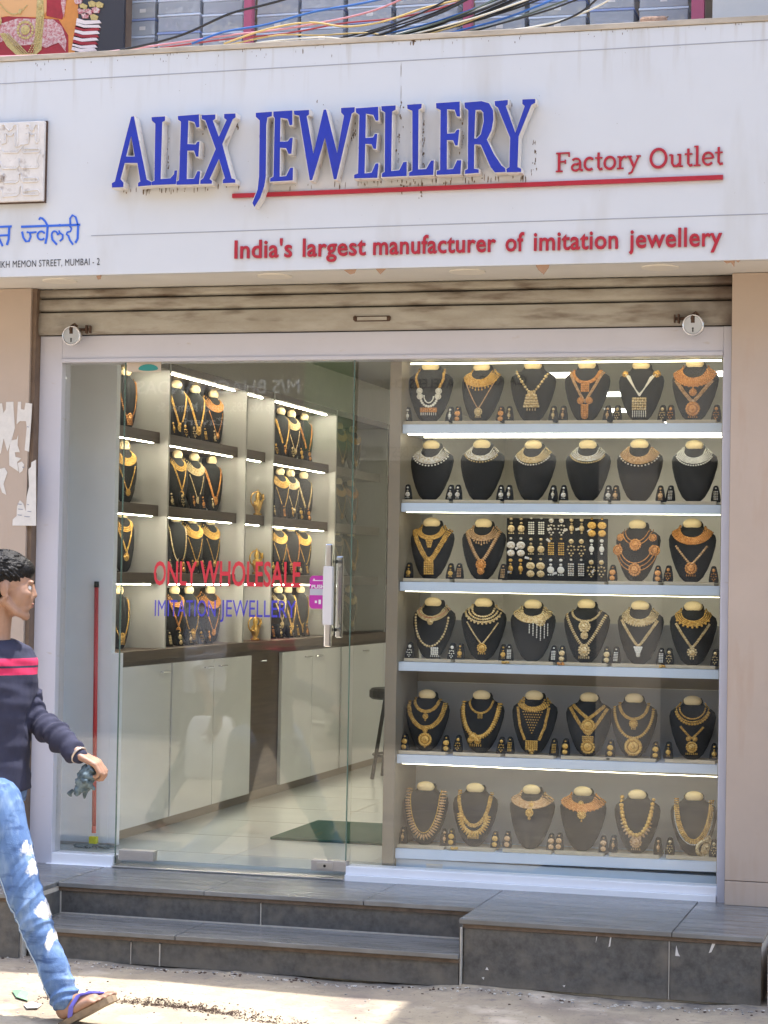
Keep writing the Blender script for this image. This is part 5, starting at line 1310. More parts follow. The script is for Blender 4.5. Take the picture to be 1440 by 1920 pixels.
for k in range(16):
    a0 = 2 * math.pi * k / 16; p = onY((142 + 42 * math.cos(a0)) / 3, (168 + 46 * math.sin(a0)) / 3, YP - .006); e.bead(p, .0075, (1, .25, 1))
p = onY(142 / 3, 168 / 3, YP - .006); e.ell(p, (.022, .003, .022), 16, 6)
for (u, v, r__) in [(112, 65, .012), (222, 28, .020), (238, 82, .010), (-5, 120, .02)]:
    p = onY(u / 3, v / 3, YP - .006); e.ell(p, (r__ * .6, .003, r__), 12, 6)
for k in range(26):
    t = k / 25; u = -10 + 160 * t; v = 10 + 70 * math.sin(t * math.pi * .9); p = onY(u / 3, v / 3, YP - .004); e.bead(p, .0038, (1, .4, 1))
for s_ in (-14, 0, 14):
    for k in range(20):
        t = k / 19; p = onY((230 + s_ - 60 * t * t) / 3, (100 + 200 * t) / 3, YP - .006); e.bead(p, .0036, (1, .4, 1))
        p = onY((30 + s_ + 110 * t) / 3, (190 + 110 * t) / 3, YP - .006); e.bead(p, .0036, (1, .4, 1))
tag(e.build('print_ornaments', PC['gold'], po), kind='stuff')
for k, (v, c) in enumerate([(125, 'white'), (150, 'white'), (165, 'red'), (185, 'white'), (205, 'red'), (222, 'white'), (245, 'red'), (262, 'white'), (280, 'white')]):
    sx_ = -k * 3.2
    pp([(435 + sx_, v - 22), (480 + sx_, v - 8), (560 + sx_, v - 10 + (k % 3)), (572 + sx_, v + 6), (480 + sx_, v + 14), (430 + sx_, v + 2)], c, 6)
for k, (u, v) in enumerate([(440, 10), (470, 40), (500, 70), (520, 25), (540, 60), (560, 30), (480, 90), (530, 100), (460, 65)]):
    pp([(u - 22, v - 12), (u, v - 20), (u + 24, v - 8), (u + 18, v + 14), (u - 14, v + 14)], 'gold' if k % 2 else 'pearl', 7)
# cables lying along the top of the sign
cabm = {'black': mat('cable_black', (.012, .012, .014), .4), 'blue': mat('cable_blue', (.03, .13, .42), .4), 'red': mat('cable_red', (.35, .05, .06), .45), 'yellow': mat('cable_yellow', (.58, .42, .16), .5), 'white': mat('cable_white', (.62, .60, .52), .5), 'pink': mat('cable_pink', (.60, .28, .32), .5), 'green': mat('cable_grey_green', (.10, .13, .11), .5)}
def cable(P, c, r_, label, Y=-.30):
    q = []
    n = len(P)
    for i in range(n - 1):       # catmull-rom
        p0, p1, p2, p3 = P[max(0, i - 1)], P[i], P[i + 1], P[min(n - 1, i + 2)]
        for k in range(6):
            t = k / 6
            q.append(tuple(.5 * ((2 * p1[j]) + (-p0[j] + p2[j]) * t + (2 * p0[j] - 5 * p1[j] + 4 * p2[j] - p3[j]) * t * t + (-p0[j] + 3 * p1[j] - 3 * p2[j] + p3[j]) * t ** 3) for j in range(2)))
    q.append(P[-1])
    pts = []
    for i, (u, v) in enumerate(q):
        p = onY(u, v, Y + .015 * math.sin(i * .3 + r_ * 900)); p.z = max(p.z, ZTOP + .024 + r_) if p.y < -.27 else p.z
        pts.append(p)
    e = MB().tube(pts, r_, 7)
    return tag(e.build('cable', cabm[c], None, smooth=True), label, 'cable', 'cables lying on top of the signboard')
cable([(-60, 107), (60, 104), (190, 98), (330, 80), (430, 66), (560, 50), (700, 20), (800, -25)], 'pink', .0040, 'pink cable running along the sign top from far left')
cable([(225, 94), (290, 80), (350, 62), (430, 26), (500, 8), (600, -20)], 'black', .0052, 'thick black cable rising past the plastic boxes', -.33)
cable([(360, 82), (420, 60), (500, 46), (590, 22), (680, 6), (760, -12)], 'blue', .0045, 'bright blue cable in the middle of the bundle', -.31)
cable([(300, 90), (420, 74), (540, 62), (640, 44), (740, 34), (830, 14), (900, -12)], 'red', .0036, 'dark red cable low in the bundle')
cable([(420, 82), (500, 55), (580, 42), (650, 50), (720, 40), (800, 14), (900, -8)], 'yellow', .0040, 'ochre cable arching over the bundle', -.32)
cable([(480, 80), (600, 70), (700, 78), (790, 60), (900, 30), (1000, -5)], 'white', .0034, 'cream cable waving through the bundle', -.34)
cable([(430, 84), (520, 66), (600, 66), (690, 62), (760, 72), (850, 50), (930, 18), (980, -10)], 'yellow', .0034, 'pale ochre cable beneath the black strands', -.30)
rc = random.Random(21)
for k in range(17):
    u0 = 560 + k * 14 + rc.uniform(-20, 20); sp = 300 + rc.uniform(-40, 60); dv = rc.uniform(-4, 4)
    c = ['black', 'black', 'black', 'green', 'black', 'blue', 'black', 'black', 'white', 'black', 'green'][k % 11]
    ends = ['frayed', 'thin', 'slack', 'taut', 'dusty', 'twisted']
    P_ = [(u0, 84 - (u0 - 560) * .045), (u0 + sp * .22, 74 + dv - k * .8), (u0 + sp * .5, 52 + dv - k * .9 + rc.uniform(-5, 5)), (u0 + sp * .75, 22 + dv - k * .4), (u0 + sp, -14 + dv)]
    cable(P_, c, rc.uniform(.0032, .0050), '%s cable, %s from the left of the dense strands leaving the sign top' % ({'black': 'black', 'green': 'grey-green', 'blue': 'navy blue', 'white': 'cream'}[c], ['1st', '2nd', '3rd', '4th', '5th', '6th', '7th', '8th', '9th', '10th', '11th', '12th', '13th', '14th', '15th', '16th', '17th'][k]), -.32 + rc.uniform(-.03, .06))
cable([(900, 62), (990, 52), (1060, 36), (1120, 12), (1160, -12)], 'white', .0036, 'cream cable at the right edge of the bundle', -.33)
cable([(880, 64), (980, 58), (1040, 44), (1090, 22), (1130, -12)], 'black', .0042, 'black cable lowest at the right end of the bundle', -.34)
e = MB(); p = onY(1227, 30, -.30)
e.box(-.055, .055, -.03, .03, 0, .042)
o = e.build('brick', mat('broken_brick', (.42, .27, .19), .9, var=.4, vscale=40, bump=.6, bscale=80), bevel=.012); o.location = (p.x, -.31, ZTOP + .0232); o.scale = (.92, 1, .9)
tag(o, 'broken piece of brick resting on the sign top at right', 'brick')

# ------------------------------------------------------------ the other side of the street (seen in the glass)
op = empty('opposite_building', (0, -9.6, -.34), label='building across the street with shop signs and dark openings', cat='building')
YO = -9.6
def ob_(name, m, d): return cadd(box(name, m, d), op)
M_oppw = mat('opposite_wall', (.42, .36, .28), .8, var=.1)
ob_('wall', M_oppw, (-14, 12, YO - .3, YO, 3.5, 8.5)); ob_('shop_opening', M_dark, (-14, 12, YO - 1.2, YO - 1.0, -.4, 3.5))
for x in (-13, -9.6, -6.4, -3.3, -.4, 2.6, 6, 9):
    ob_('pillar', M_oppw, (x - .25, x + .25, YO - .35, YO + .02, -.4, 3.5))
def mir(u, v): p = onY(u, v, -YO); return p.x, p.z
s0x, _ = mir(120, 730); s1x, _ = mir(690, 730); s2x, _ = mir(1400, 730)
ob_('sign_board', mat('opp_sign_brown', (.10, .08, .06), .5), (s0x, mir(572, 700)[0], YO - .02, YO + .04, 2.15, 3.2))
ob_('sign_board', mat('opp_sign_green', (.10, .22, .07), .5), (mir(576, 700)[0], mir(664, 700)[0], YO - .02, YO + .05, 2.30, 3.2))
ob_('sign_board', mat('opp_sign_cream', (.45, .41, .34), .5), (mir(666, 700)[0], s2x, YO - .02, YO + .04, 2.22, 3.2))
M_opl = mat('opp_letter_white', (.85, .84, .80), .5); M_opr = mat('opp_letter_red', (.4, .05, .04), .5); M_opd = mat('opp_letter_dark', (.05, .04, .04), .5)
def oword(s, m, u0, u1, v, cap):
    """words on the opposite sign face the street, so they read mirrored in the glass"""
    isl = text_islands(s, .012); P0 = [p for L in isl for f in L for p in f]; x0 = min(p[0] for p in P0); x1 = max(p[0] for p in P0)
    xa, za = mir(u1, v); xb, zb_ = mir(u0, v)
    e = MB(); sx = (xb - xa) / (x1 - x0)
    for L in isl:
        for f in L:
            e.add([(xa + (p[0] - x0) * sx, YO + .052, za + p[1] * cap / .73) for p in f], [tuple(range(len(f)))])
    cadd(e.build('sign_lettering', m), op)
oword('M/S BHAGWANDAS', M_opl, 262, 566, 738, .125)
oword('Shop No 295, Sheikh Memon St', M_opl, 300, 540, 772, .085)
oword('Zaveri', M_opl, 350, 430, 798, .07)
oword('TRAVELERS CHEQUES', M_opd, 668, 880, 728, .085); oword('CARDS', M_opd, 900, 990, 722, .085)
oword('AT BEST PRICE', M_opd, 668, 800, 858, .10)
M_pink = mat('opp_roundel', (.5, .1, .08), .5)
# sunlit low building body seen above nothing else; street continues as ground
# unseen railed slab added high on the right to throw the lower-right shade
aw = empty('added_occluder', (3.2, -.1, 5.5), label='unseen added balcony slab of the neighbouring building, high above on the right', cat='occluder')
cadd(box('slab', M_plaster, (1.72, 6.5, -1.7, .6, 5.5, 5.64)), aw)
for x in (1.9, 2.6, 3.3, 4.0, 4.7, 5.4, 6.1):
    e = MB(); e.tube([(x, -1.64, 5.641), (x, -1.64, 6.3)], .014, 6); cadd(e.build('occluder_post', M_steel), aw)
tag(box('neighbour_wall', M_plaster, (3.61, 9, .0, .8, -.3, 7.0)), kind='structure')
# ------------------------------------------------------------ people
def capsule(e, p0, r0, p1, r1, n=14):
    p0 = Vector(p0); p1 = Vector(p1)
    e.tube([p0, p1], [r0, r1], n); e.ell(p0, (r0,) * 3, n, 8); e.ell(p1, (r1,) * 3, n, 8)
def chain(e, L, n=14):
    for (a, ra), (b, rb) in zip(L[:-1], L[1:]): capsule(e, a, ra, b, rb, n)
def loft(e, rings, n=22):
    """rings: (centre, side vector*halfwidth, front vector*halfdepth)"""
    vs = []
    for c, s, f in rings:
        for j in range(n):
            a = 2 * math.pi * j / n; vs.append(Vector(c) + s * math.cos(a) + f * math.sin(a))
    k = len(rings)
    e.add(vs, [(i * n + j, i * n + (j + 1) % n, (i + 1) * n + (j + 1) % n, (i + 1) * n + j) for i in range(k - 1) for j in range(n)] + [tuple(range(n - 1, -1, -1)), tuple(range((k - 1) * n, k * n))])
def fuse(e, name, m, voxel, smooth_it, parent, displace=None):
    """unites the gathered volumes into one continuous skin"""
    o = e.build('tmp', m); 
    rm = o.modifiers.new('r', 'REMESH'); rm.mode = 'VOXEL'; rm.voxel_size = voxel; rm.use_smooth_shade = True
    if smooth_it:
        sm = o.modifiers.new('s', 'SMOOTH'); sm.factor = .5; sm.iterations = smooth_it
    me = bpy.data.meshes.new_from_object(o.evaluated_get(bpy.context.evaluated_depsgraph_get()))
    bpy.data.objects.remove(o)
    if displace:
        nv = len(me.vertices); co = np.empty(nv * 3); me.vertices.foreach_get('co', co); co = co.reshape(-1, 3)
        no = np.empty(nv * 3); me.vertices.foreach_get('normal', no); no = no.reshape(-1, 3)
        d = np.array([displace(Vector(c)) for c in co]); co = co + no * d[:, None]
        me.vertices.foreach_set('co', co.reshape(-1)); me.update()
    me.polygons.foreach_set('use_smooth', [True] * len(me.polygons))
    ob = bpy.data.objects.new(name, me); COL.objects.link(ob); ob.parent = parent
    return ob
def head_shape(e, C, F, S, U, sc=1.0):
    """C centre of the head (ear height), F front, S his right side, U up"""
    def P(f, s, u): return C + (F * f + S * s + U * u) * sc
    Rm = Matrix(((S.x, F.x, U.x), (S.y, F.y, U.y), (S.z, F.z, U.z)))
    def el(f, s, u, rf, rs, ru, n=20, m=14): e.ell(P(f, s, u), (rs * sc, rf * sc, ru * sc), n, m, Rm.to_4x4())
    el(-.012, 0, .035, .094, .074, .080)         # cranium
    el(.035, 0, -.012, .060, .062, .075)         # face mass
    el(.040, 0, -.062, .048, .046, .034)         # jaw
    el(.074, 0, -.092, .018, .022, .017, 12, 8)  # chin
    for s in (-1, 1):
        el(.068, .034 * s, -.012, .022, .022, .018, 12, 8)   # cheekbone
        chain(e, [(P(-.005, .060 * s, -.040), .016 * sc), (P(.035, .048 * s, -.078), .014 * sc), (P(.070, .016 * s, -.092), .013 * sc)], 10)
        el(.083, .026 * s, .030, .013, .022, .008, 12, 8)     # brow ridge
        # ear
        el(-.008, .076 * s, .000, .017, .008, .030, 12, 10)
        chain(e, [(P(.004, .077 * s, -.024), .006 * sc), (P(-.004, .079 * s, -.034), .006 * sc)], 8)
    chain(e, [(P(.086, 0, .026), .009 * sc), (P(.094, 0, .004), .0095 * sc), (P(.101, 0, -.016), .0105 * sc)], 10)   # nose
    for s in (-1, 1): el(.090, .011 * s, -.020, .010, .008, .008, 10, 6)
    el(.090, 0, -.046, .011, .024, .0065, 12, 8); el(.087, 0, -.058, .012, .021, .0075, 12, 8)   # lips
    el(.070, 0, -.030, .030, .036, .026)
    return P, Rm
def hand_shape(e, W, D, N, A, curl, sc=1.0, thumb=1):
    """W wrist, D direction of the palm, N back-of-hand normal, A across towards the little finger"""
    D, N, A = D.normalized(), N.normalized(), A.normalized()
    def P(d, a, n): return W + (D * d + A * a + N * n) * sc
    lens = [(.044, .026, .021), (.048, .030, .022), (.045, .028, .021), (.035, .021, .018)]
    for i in range(4):
        a = -.030 + .0195 * i; kx = .088 - .004 * abs(i - 1.2)
        chain(e, [(P(.0, a * .55, 0), .0145 * sc), (P(kx, a, .002), .0105 * sc)], 10)
        p = P(kx, a, .002); ang = curl[0] * (1 + .06 * i)
        for j, l in enumerate(lens[i]):
            d = D * math.cos(ang) - N * math.sin(ang) + A * (.05 * (i - 1.5)); q = p + d.normalized() * l * sc
            capsule(e, p, (.0092 - .0008 * j) * sc, q, (.0084 - .0009 * j) * sc, 10); p = q; ang += curl[1]
    chain(e, [(P(.01, -.018, -.008), .015 * sc), (P(.045, -.044, -.016), .0125 * sc), (P(.072, -.046, -.032), .0100 * sc), (P(.092, -.034, -.042), .0085 * sc)], 10)
def foot_shape(e, A, F, S, U, sc=1.0, toes=True):
    """A ankle joint, F foot direction, U sole normal"""
    def P(f, s, u): return A + (F * f + S * s + U * u) * sc
    chain(e, [(P(-.005, 0, .03), .036 * sc), (P(-.022, 0, -.045), .033 * sc)], 14)
    chain(e, [(P(-.01, 0, -.03), .036 * sc), (P(.06, .0, -.045), .030 * sc), (P(.115, .004, -.060), .020 * sc)], 12)
    chain(e, [(P(-.02, .008, -.055), .024 * sc), (P(.11, .030, -.064), .017 * sc)], 12)
    chain(e, [(P(-.02, -.008, -.055), .024 * sc), (P(.12, -.028, -.064), .017 * sc)], 12)
    for i, (s, l, r_) in enumerate([(-.034, .050, .0125), (-.012, .048, .009), (.006, .043, .0085), (.022, .036, .008), (.037, .028, .008)]):
        b = P(.125 - .006 * i, s, -.066); m_ = P(.125 - .006 * i + l * .55, s, -.064); t = P(.125 - .006 * i + l, s, -.072)
        chain(e, [(b, r_ * 1.1 * sc), (m_, r_ * sc), (t, r_ * .9 * sc)], 8)
M_skin = mat('skin_brown', (0.34, 0.195, 0.130), 0.5, var=.12, vscale=30, bump=.03, bscale=300)
_mats['skin_brown'].node_tree.nodes['Principled BSDF'].inputs['Subsurface Weight'].default_value = .08
_mats['skin_brown'].node_tree.nodes['Principled BSDF'].inputs['Subsurface Radius'].default_value = (.01, .004, .002)
M_hair = mat('hair_black', (0.007, 0.006, 0.006), 0.48, var=.5, vscale=120, bump=.5, bscale=160, spec=.25)
M_eye = mat('eye_white', (.75, .72, .68), .2); M_iris = mat('iris_dark', (.02, .012, .01), .1); M_lip = mat('lip_brown', (.30, .12, .09), .5)
M_denim = mat('denim_blue', (0.115, 0.205, 0.38), .85, col2=(.05, .11, .27), var=.3, vscale=9, bump=.25, bscale=260, stretch=(1, 1, 1), contrast=.3)
ramp_layer(M_denim, (.27, .38, .54), 12.0, .50, .85, stretch=(2.2, 2, .8), seed=7, detail=12)
ramp_layer(M_denim, (.03, .07, .18), 16.0, .56, .72, stretch=(.6, 1, 2.6), seed=17)
def spots(m, colr, pts, fall=.35, nscale=45, seed=0):
    """a worn or torn place with a shape of its own around each given point of the garment"""
    nt = m.node_tree; b = nt.nodes['Principled BSDF']; tc = nt.nodes.new('ShaderNodeTexCoord')
    nz = nt.nodes.new('ShaderNodeTexNoise'); nz.inputs['Scale'].default_value = nscale; nz.inputs['Detail'].default_value = 5
    nt.links.new(tc.outputs['Object'], nz.inputs['Vector']); last = None
    for (p, q) in pts:
        mp = nt.nodes.new('ShaderNodeMapping'); mp.inputs['Location'].default_value = tuple(-p[i] / q[i] for i in range(3)); mp.inputs['Scale'].default_value = tuple(1 / q[i] for i in range(3))
        nt.links.new(tc.outputs['Object'], mp.inputs['Vector'])
        ln = nt.nodes.new('ShaderNodeVectorMath'); ln.operation = 'LENGTH'; nt.links.new(mp.outputs[0], ln.inputs[0])
        ad = nt.nodes.new('ShaderNodeMath'); ad.operation = 'MULTIPLY_ADD'; ad.inputs[1].default_value = 1.6; 
        nt.links.new(nz.outputs['Fac'], ad.inputs[0]); nt.links.new(ln.outputs['Value'], ad.inputs[2])
        mr = nt.nodes.new('ShaderNodeMapRange'); mr.inputs['From Min'].default_value = 1.8 + fall * .5; mr.inputs['From Max'].default_value = 1.8 - fall * .5
        nt.links.new(ad.outputs[0], mr.inputs['Value'])
        if last is None: last = mr.outputs['Result']
        else:
            mm = nt.nodes.new('ShaderNodeMath'); mm.operation = 'MAXIMUM'; nt.links.new(last, mm.inputs[0]); nt.links.new(mr.outputs['Result'], mm.inputs[1]); last = mm.outputs[0]
    mx = nt.nodes.new('ShaderNodeMix'); mx.data_type = 'RGBA'; nt.links.new(last, mx.inputs['Factor'])
    lk = b.inputs['Base Color'].links
    if lk: nt.links.new(lk[0].from_socket, mx.inputs['A'])
    else: mx.inputs['A'].default_value = b.inputs['Base Color'].default_value
    mx.inputs['B'].default_value = (*colr, 1); nt.links.new(mx.outputs['Result'], b.inputs['Base Color'])

ZUP = Vector((0, 0, 1))
def person(pose, root, mats_, voxel=.0045, hair_seed=1):
    """one continuous body, then hair, sweater and trousers as children; all joints in world space"""
    J = pose; F = J['facing'].normalized(); S = F.cross(ZUP).normalized()      # S: his right
    hf = J['head_dir'].normalized(); hs = hf.cross(ZUP).normalized(); hu = hs.cross(hf).normalized()
    hc = J['head']; nk = J['neck']; pv = J['pelvis']
    up = (nk - pv); ch_ = pv + up * .66; wa = pv + up * .28
    e = MB()
    P, Rm = head_shape(e, hc, hf, hs, hu, J.get('hsc', 1.0))
    chain(e, [(hc - hf * .022 - hu * .045, .050), (nk - up * .0 - F * .006, .054), (nk - up.normalized() * .06, .060)])
    loft(e, [(nk - up * .08, S * .13, F * .075), (ch_, S * .145, F * .095), (wa, S * .120, F * .085), (pv + up * .08, S * .135, F * .095), (pv, S * .13, F * .09)])
    for side in ('r', 'l'):
        sh_, el_, wr_ = J['sh_' + side], J['el_' + side], J['wr_' + side]
        chain(e, [(nk - up * .10 + (sh_ - nk) * .3, .055), (sh_, .048), (el_, .036), (wr_, .0245)])
        hd_ = J['hand_' + side]; hand_shape(e, wr_, hd_[0], hd_[1], hd_[2], hd_[3], .93)
        hp, kn, an = J['hip_' + side], J['kn_' + side], J['an_' + side]
        chain(e, [(hp, .074), (kn, .048), (kn + (an - kn) * .35 - F * .008, .046), (an, .032)])
        ft = J['foot_' + side]; fs_ = ft.cross(ZUP).normalized(); fu = fs_.cross(ft).normalized()
        foot_shape(e, an, ft.normalized(), fs_ * (1 if side == 'r' else -1), fu, .93)
    fuse(e, 'body', M_skin, voxel, 3, root)
    sc = J.get('hsc', 1.0)
    # eyes, brows, lips
    for s in (-1, 1):
        ey = MB(); ey.ell(P(.0765, .030 * s, .008), (.0110 * sc,) * 3, 14, 10); eo = ey.build('eye', M_eye, root, smooth=True)
        iy = MB(); iy.ell(P(.0835, .030 * s, .008), (.0055 * sc,) * 3, 12, 8); iy.build('iris', M_iris, eo, smooth=True)
        br = MB(); br.tube([P(.094, .012 * s, .026), P(.094, .028 * s, .032), P(.082, .044 * s, .028)], [.003, .0035, .002], 6); br.build('eyebrow', M_hair, root, smooth=True)
    lp = MB(); lp.ell(P(.096, 0, -.047), (.019 * sc, .006 * sc, .004 * sc), 12, 6, Rm.to_4x4()); lp.ell(P(.094, 0, -.056), (.017 * sc, .006 * sc, .0048 * sc), 12, 6, Rm.to_4x4()); lp.build('lips', M_lip, root, smooth=True)
    # hair: a thick cap built from many short clumps
    h = MB(); rr = random.Random(hair_seed)
    h.ell(P(.010, 0, .072), (.066 * sc, .086 * sc, .054 * sc), 22, 14, Rm.to_4x4())
    h.ell(P(-.016, 0, .046), (.077 * sc, .094 * sc, .078 * sc), 22, 14, Rm.to_4x4())
    h.ell(P(-.040, 0, .005), (.072 * sc, .068 * sc, .060 * sc), 20, 12, Rm.to_4x4())
    for k in range(620):
        a = rr.uniform(0, 2 * math.pi); t = rr.uniform(0, 1.62)
        f, s, u = math.sin(t) * math.cos(a), math.sin(t) * math.sin(a), math.cos(t)
        if f > .55 and u < .50: continue
        if u < -.02 and f > -.15: continue
        p = P(-.016 + f * .094, s * .077, .046 + u * .079); l = rr.uniform(.024, .040) * (1.35 if (f > .1 and u > .5) else 1)
        out_ = (hf * f + hs * s + hu * u).normalized(); tg = (hf * rr.uniform(.5, 1.0) + hs * rr.uniform(-.35, .35) + hu * (rr.uniform(.0, .4) if u > .4 else rr.uniform(-.9, -.4))); tg = (tg - out_ * tg.dot(out_)).normalized()
        h.tube([p - tg * l * .5, p + out_ * .007, p + tg * l * .6 + out_ * (rr.uniform(.004, .016) if u > .4 else rr.uniform(-.002, .003))], [.004, .0048, .0016], 6)
    fuse(h, 'hair', M_hair, .0028, 0, root)
    # sweater / shirt
    ar = (J['wr_l'] - J['el_l']).normalized()
    w = MB(); g_ = J.get('shirt_grow', .012); hem = J.get('hem', .0)
    loft(w, [(nk - up * .015 - F * .004, S * .066, F * .060), (nk - up * .075, S * .135, F * .082), (nk - up * .16, S * .162, F * .100), (ch_ - up * .06, S * (.150 + g_), F * (.100 + g_)), (wa, S * (.132 + g_), F * (.096 + g_)), (pv + up * .06, S * (.148 + g_), F * (.100 + g_)), (pv + up * hem, S * (.150 + g_), F * (.104 + g_))], 30)
    cuff = J.get('cuff', .96)
    for side in ('r', 'l'):
        sh_, el_, wr_ = J['sh_' + side], J['el_' + side], J['wr_' + side]
        we = el_ + (wr_ - el_) * cuff
        chain(w, [(nk - up * .11 + (sh_ - nk) * .35, .060), (sh_, .060), (sh_.lerp(el_, .5), .054), (el_, .048), (el_.lerp(we, .5), .044), (we, .0335)], 18)
    def wrk(c):
        # folds run across the sleeve and the waist
        el_, wr_ = J['el_l'], J['wr_l']; t = (c - el_).dot(ar); d = (c - (el_ + ar * t)).length
        k = .0
        if d < .08 and -.16 < t < .30: k = 1.0
        a = noise.noise(Vector((c.x * 7, c.y * 7, c.z * 9))) * .006
        b = noise.noise(Vector((t * 46, c.x * 7 + c.z * 5, c.y * 9))) * .017 * k
        a2 = noise.noise(Vector((c.x * 10 + c.z * 16, c.y * 10, c.z * 22))) * .007
        return a + b + a2
    fuse(w, J.get('top_name', 'sweater'), mats_['top'], voxel, 3, root, wrk)
    # trousers
    t_ = MB(); 
    loft(t_, [(pv + up * .10, S * .140, F * .098), (pv + up * .0, S * .146, F * .104), (pv - up.normalized() * .06, S * .14, F * .10)], 26)
    for side in ('r', 'l'):
        hp, kn, an = J['hip_' + side], J['kn_' + side], J['an_' + side]
        sh_dir = (an - kn).normalized()
        chain(t_, [(hp, .086), (hp.lerp(kn, .5), .076), (kn, .0585), (kn.lerp(an, .4), .0535), (kn.lerp(an, .8), .049), (an + sh_dir * .0, .0500)], 20)
    kr, arr = J['kn_r'], J['an_r']; ldir = (arr - kr).normalized()
    def wrt(c):
        t = (c - kr).dot(ldir); L_ = (arr - kr).length
        f = .45 + .9 * math.exp(-(t / .12) ** 2) + 1.0 * math.exp(-((t - L_ * .93) / .12) ** 2)
        q = Vector((c.x * 5, c.y * 5, t * 24 + c.x * 13 + 2 * noise.noise(c * 6)))
        rg = 1 - abs(noise.noise(q)) * 3.0
        return f * (max(-.4, rg) * .0042) + noise.noise(Vector((c.x * 9, c.y * 9, c.z * 8))) * .006
    tj = fuse(t_, J.get('bottom_name', 'jeans'), mats_['bottom'], voxel, 2, root, wrt)
    from mathutils.bvhtree import BVHTree
    bv = BVHTree.FromPolygons([v.co for v in tj.data.vertices], [tuple(p_.vertices) for p_ in tj.data.polygons])
    hr = J['hip_r']; sm = MB(); q = []
    for k in range(46):
        t = k / 45; c = hr.lerp(kr, t * 2) if t < .5 else kr.lerp(arr, (t - .5) * 2)
        h_ = bv.ray_cast(c + S * .3 - F * .01, -S)
        if h_[0] is not None: q.append(h_[0] + S * .0008)
    if len(q) > 5: sm.tube(q, .0022, 5); sm.build('side_seam', mats_.get('seam', mats_['bottom']), root, smooth=True)
    return P

# the young man walking past, half out of the picture on the left
Ym = -1.52
def A(u, v, Y): return onY(u, v, Y)
toe = A(186, 1874, -1.66); heel_ = A(126, 1906, -1.64)
pose = dict(facing=Vector((.80, -.60, 0)), head_dir=Vector((math.cos(R(27)), math.sin(R(27)), -.06)), head=A(12, 1104, Ym), neck=A(-8, 1192, Ym),
    pelvis=A(-24, 1470, Ym), hsc=.97,
    sh_l=A(16, 1236, Ym + .115), el_l=A(66, 1345, Ym + .10), wr_l=A(146, 1414, Ym + .02), hand_l=(A(190, 1436, Ym + .02) - A(146, 1414, Ym + .02), Vector((.45, -.25, .85)), Vector((.15, -1.0, -.15)), (.55, 1.15)),
    sh_r=A(-92, 1236, Ym - .13), el_r=A(-150, 1350, Ym - .17), wr_r=A(-205, 1440, Ym - .12), hand_r=(Vector((-.3, -.1, -1)), Vector((.2, -.9, .1)), Vector((-.9, -.2, .3)), (.3, .5)),
    hip_r=A(-8, 1500, Ym - .06), kn_r=A(50, 1690, Ym - .10), an_r=A(121, 1868, Ym - .115), foot_r=(toe - heel_).normalized(),
    hip_l=A(-52, 1500, Ym + .07), kn_l=A(-92, 1700, Ym + .07), an_l=A(-232, 1836, Ym + .08), foot_l=Vector((.80, 0, -.60)), hem=-.04)
zs = [onY(30, v, Ym).z for v in (1265, 1252, 1248, 1234)]
M_sweat = mat('sweater_navy', (0.026, 0.028, 0.058), .9, var=.25, vscale=14, bump=.25, bscale=420)
def bands(m, colr, rngs):
    nt = m.node_tree; b = nt.nodes['Principled BSDF']; tc = nt.nodes.new('ShaderNodeTexCoord'); sp = nt.nodes.new('ShaderNodeSeparateXYZ'); nt.links.new(tc.outputs['Object'], sp.inputs[0])
    tot = None
    for lo, hi in rngs:
        g1 = nt.nodes.new('ShaderNodeMath'); g1.operation = 'GREATER_THAN'; g1.inputs[1].default_value = lo; nt.links.new(sp.outputs['Z'], g1.inputs[0])
        g2 = nt.nodes.new('ShaderNodeMath'); g2.operation = 'LESS_THAN'; g2.inputs[1].default_value = hi; nt.links.new(sp.outputs['Z'], g2.inputs[0])
        mu = nt.nodes.new('ShaderNodeMath'); mu.operation = 'MULTIPLY'; nt.links.new(g1.outputs[0], mu.inputs[0]); nt.links.new(g2.outputs[0], mu.inputs[1])
        if tot is None: tot = mu.outputs[0]
        else:
            ad = nt.nodes.new('ShaderNodeMath'); ad.operation = 'MAXIMUM'; nt.links.new(tot, ad.inputs[0]); nt.links.new(mu.outputs[0], ad.inputs[1]); tot = ad.outputs[0]
    mx = nt.nodes.new('ShaderNodeMix'); mx.data_type = 'RGBA'; nt.links.new(tot, mx.inputs['Factor']); nt.links.new(b.inputs['Base Color'].links[0].from_socket, mx.inputs['A'])
    mx.inputs['B'].default_value = (*colr, 1); nt.links.new(mx.outputs['Result'], b.inputs['Base Color'])
bands(M_sweat, (.48, .02, .085), [(zs[0], zs[1]), (zs[2], zs[3])])
Yk = Ym - .17
spots(M_denim, (.76, .74, .70), [(A(52, 1588, Yk + .03), (.026, .08, .042)), (A(60, 1622, Yk + .03), (.024, .08, .042)), (A(74, 1650, Yk + .03), (.020, .08, .030)), (A(82, 1706, Yk + .02), (.030, .09, .034)), (A(93, 1762, Yk + .03), (.011, .06, .034))])
spots(M_denim, (.10, .05, .05), [(A(46, 1577, Yk + .02), (.010, .03, .007))], nscale=20)
man = empty('person', (0, 0, 0), label='young man in navy sweater and ripped light jeans striding past at the left edge', cat='person')
person(pose, man, {'top': M_sweat, 'bottom': M_denim, 'seam': mat('seam_pale_denim', (.42, .52, .62), .9)})
# wristband
wr = pose['wr_l']; ad_ = (wr - pose['el_l']).normalized(); c = wr + ad_ * .006; u_ = ad_.orthogonal().normalized(); v_ = ad_.cross(u_)
e = MB(); e.tube([c + (u_ * math.cos(t) + v_ * math.sin(t)) * .0285 for t in [2 * math.pi * k / 24 for k in range(25)]], .0042, 6, cap=False)
e.build('wristband', mat('bracelet_pale', (.60, .50, .42), .3, metal=.6), man, smooth=True)
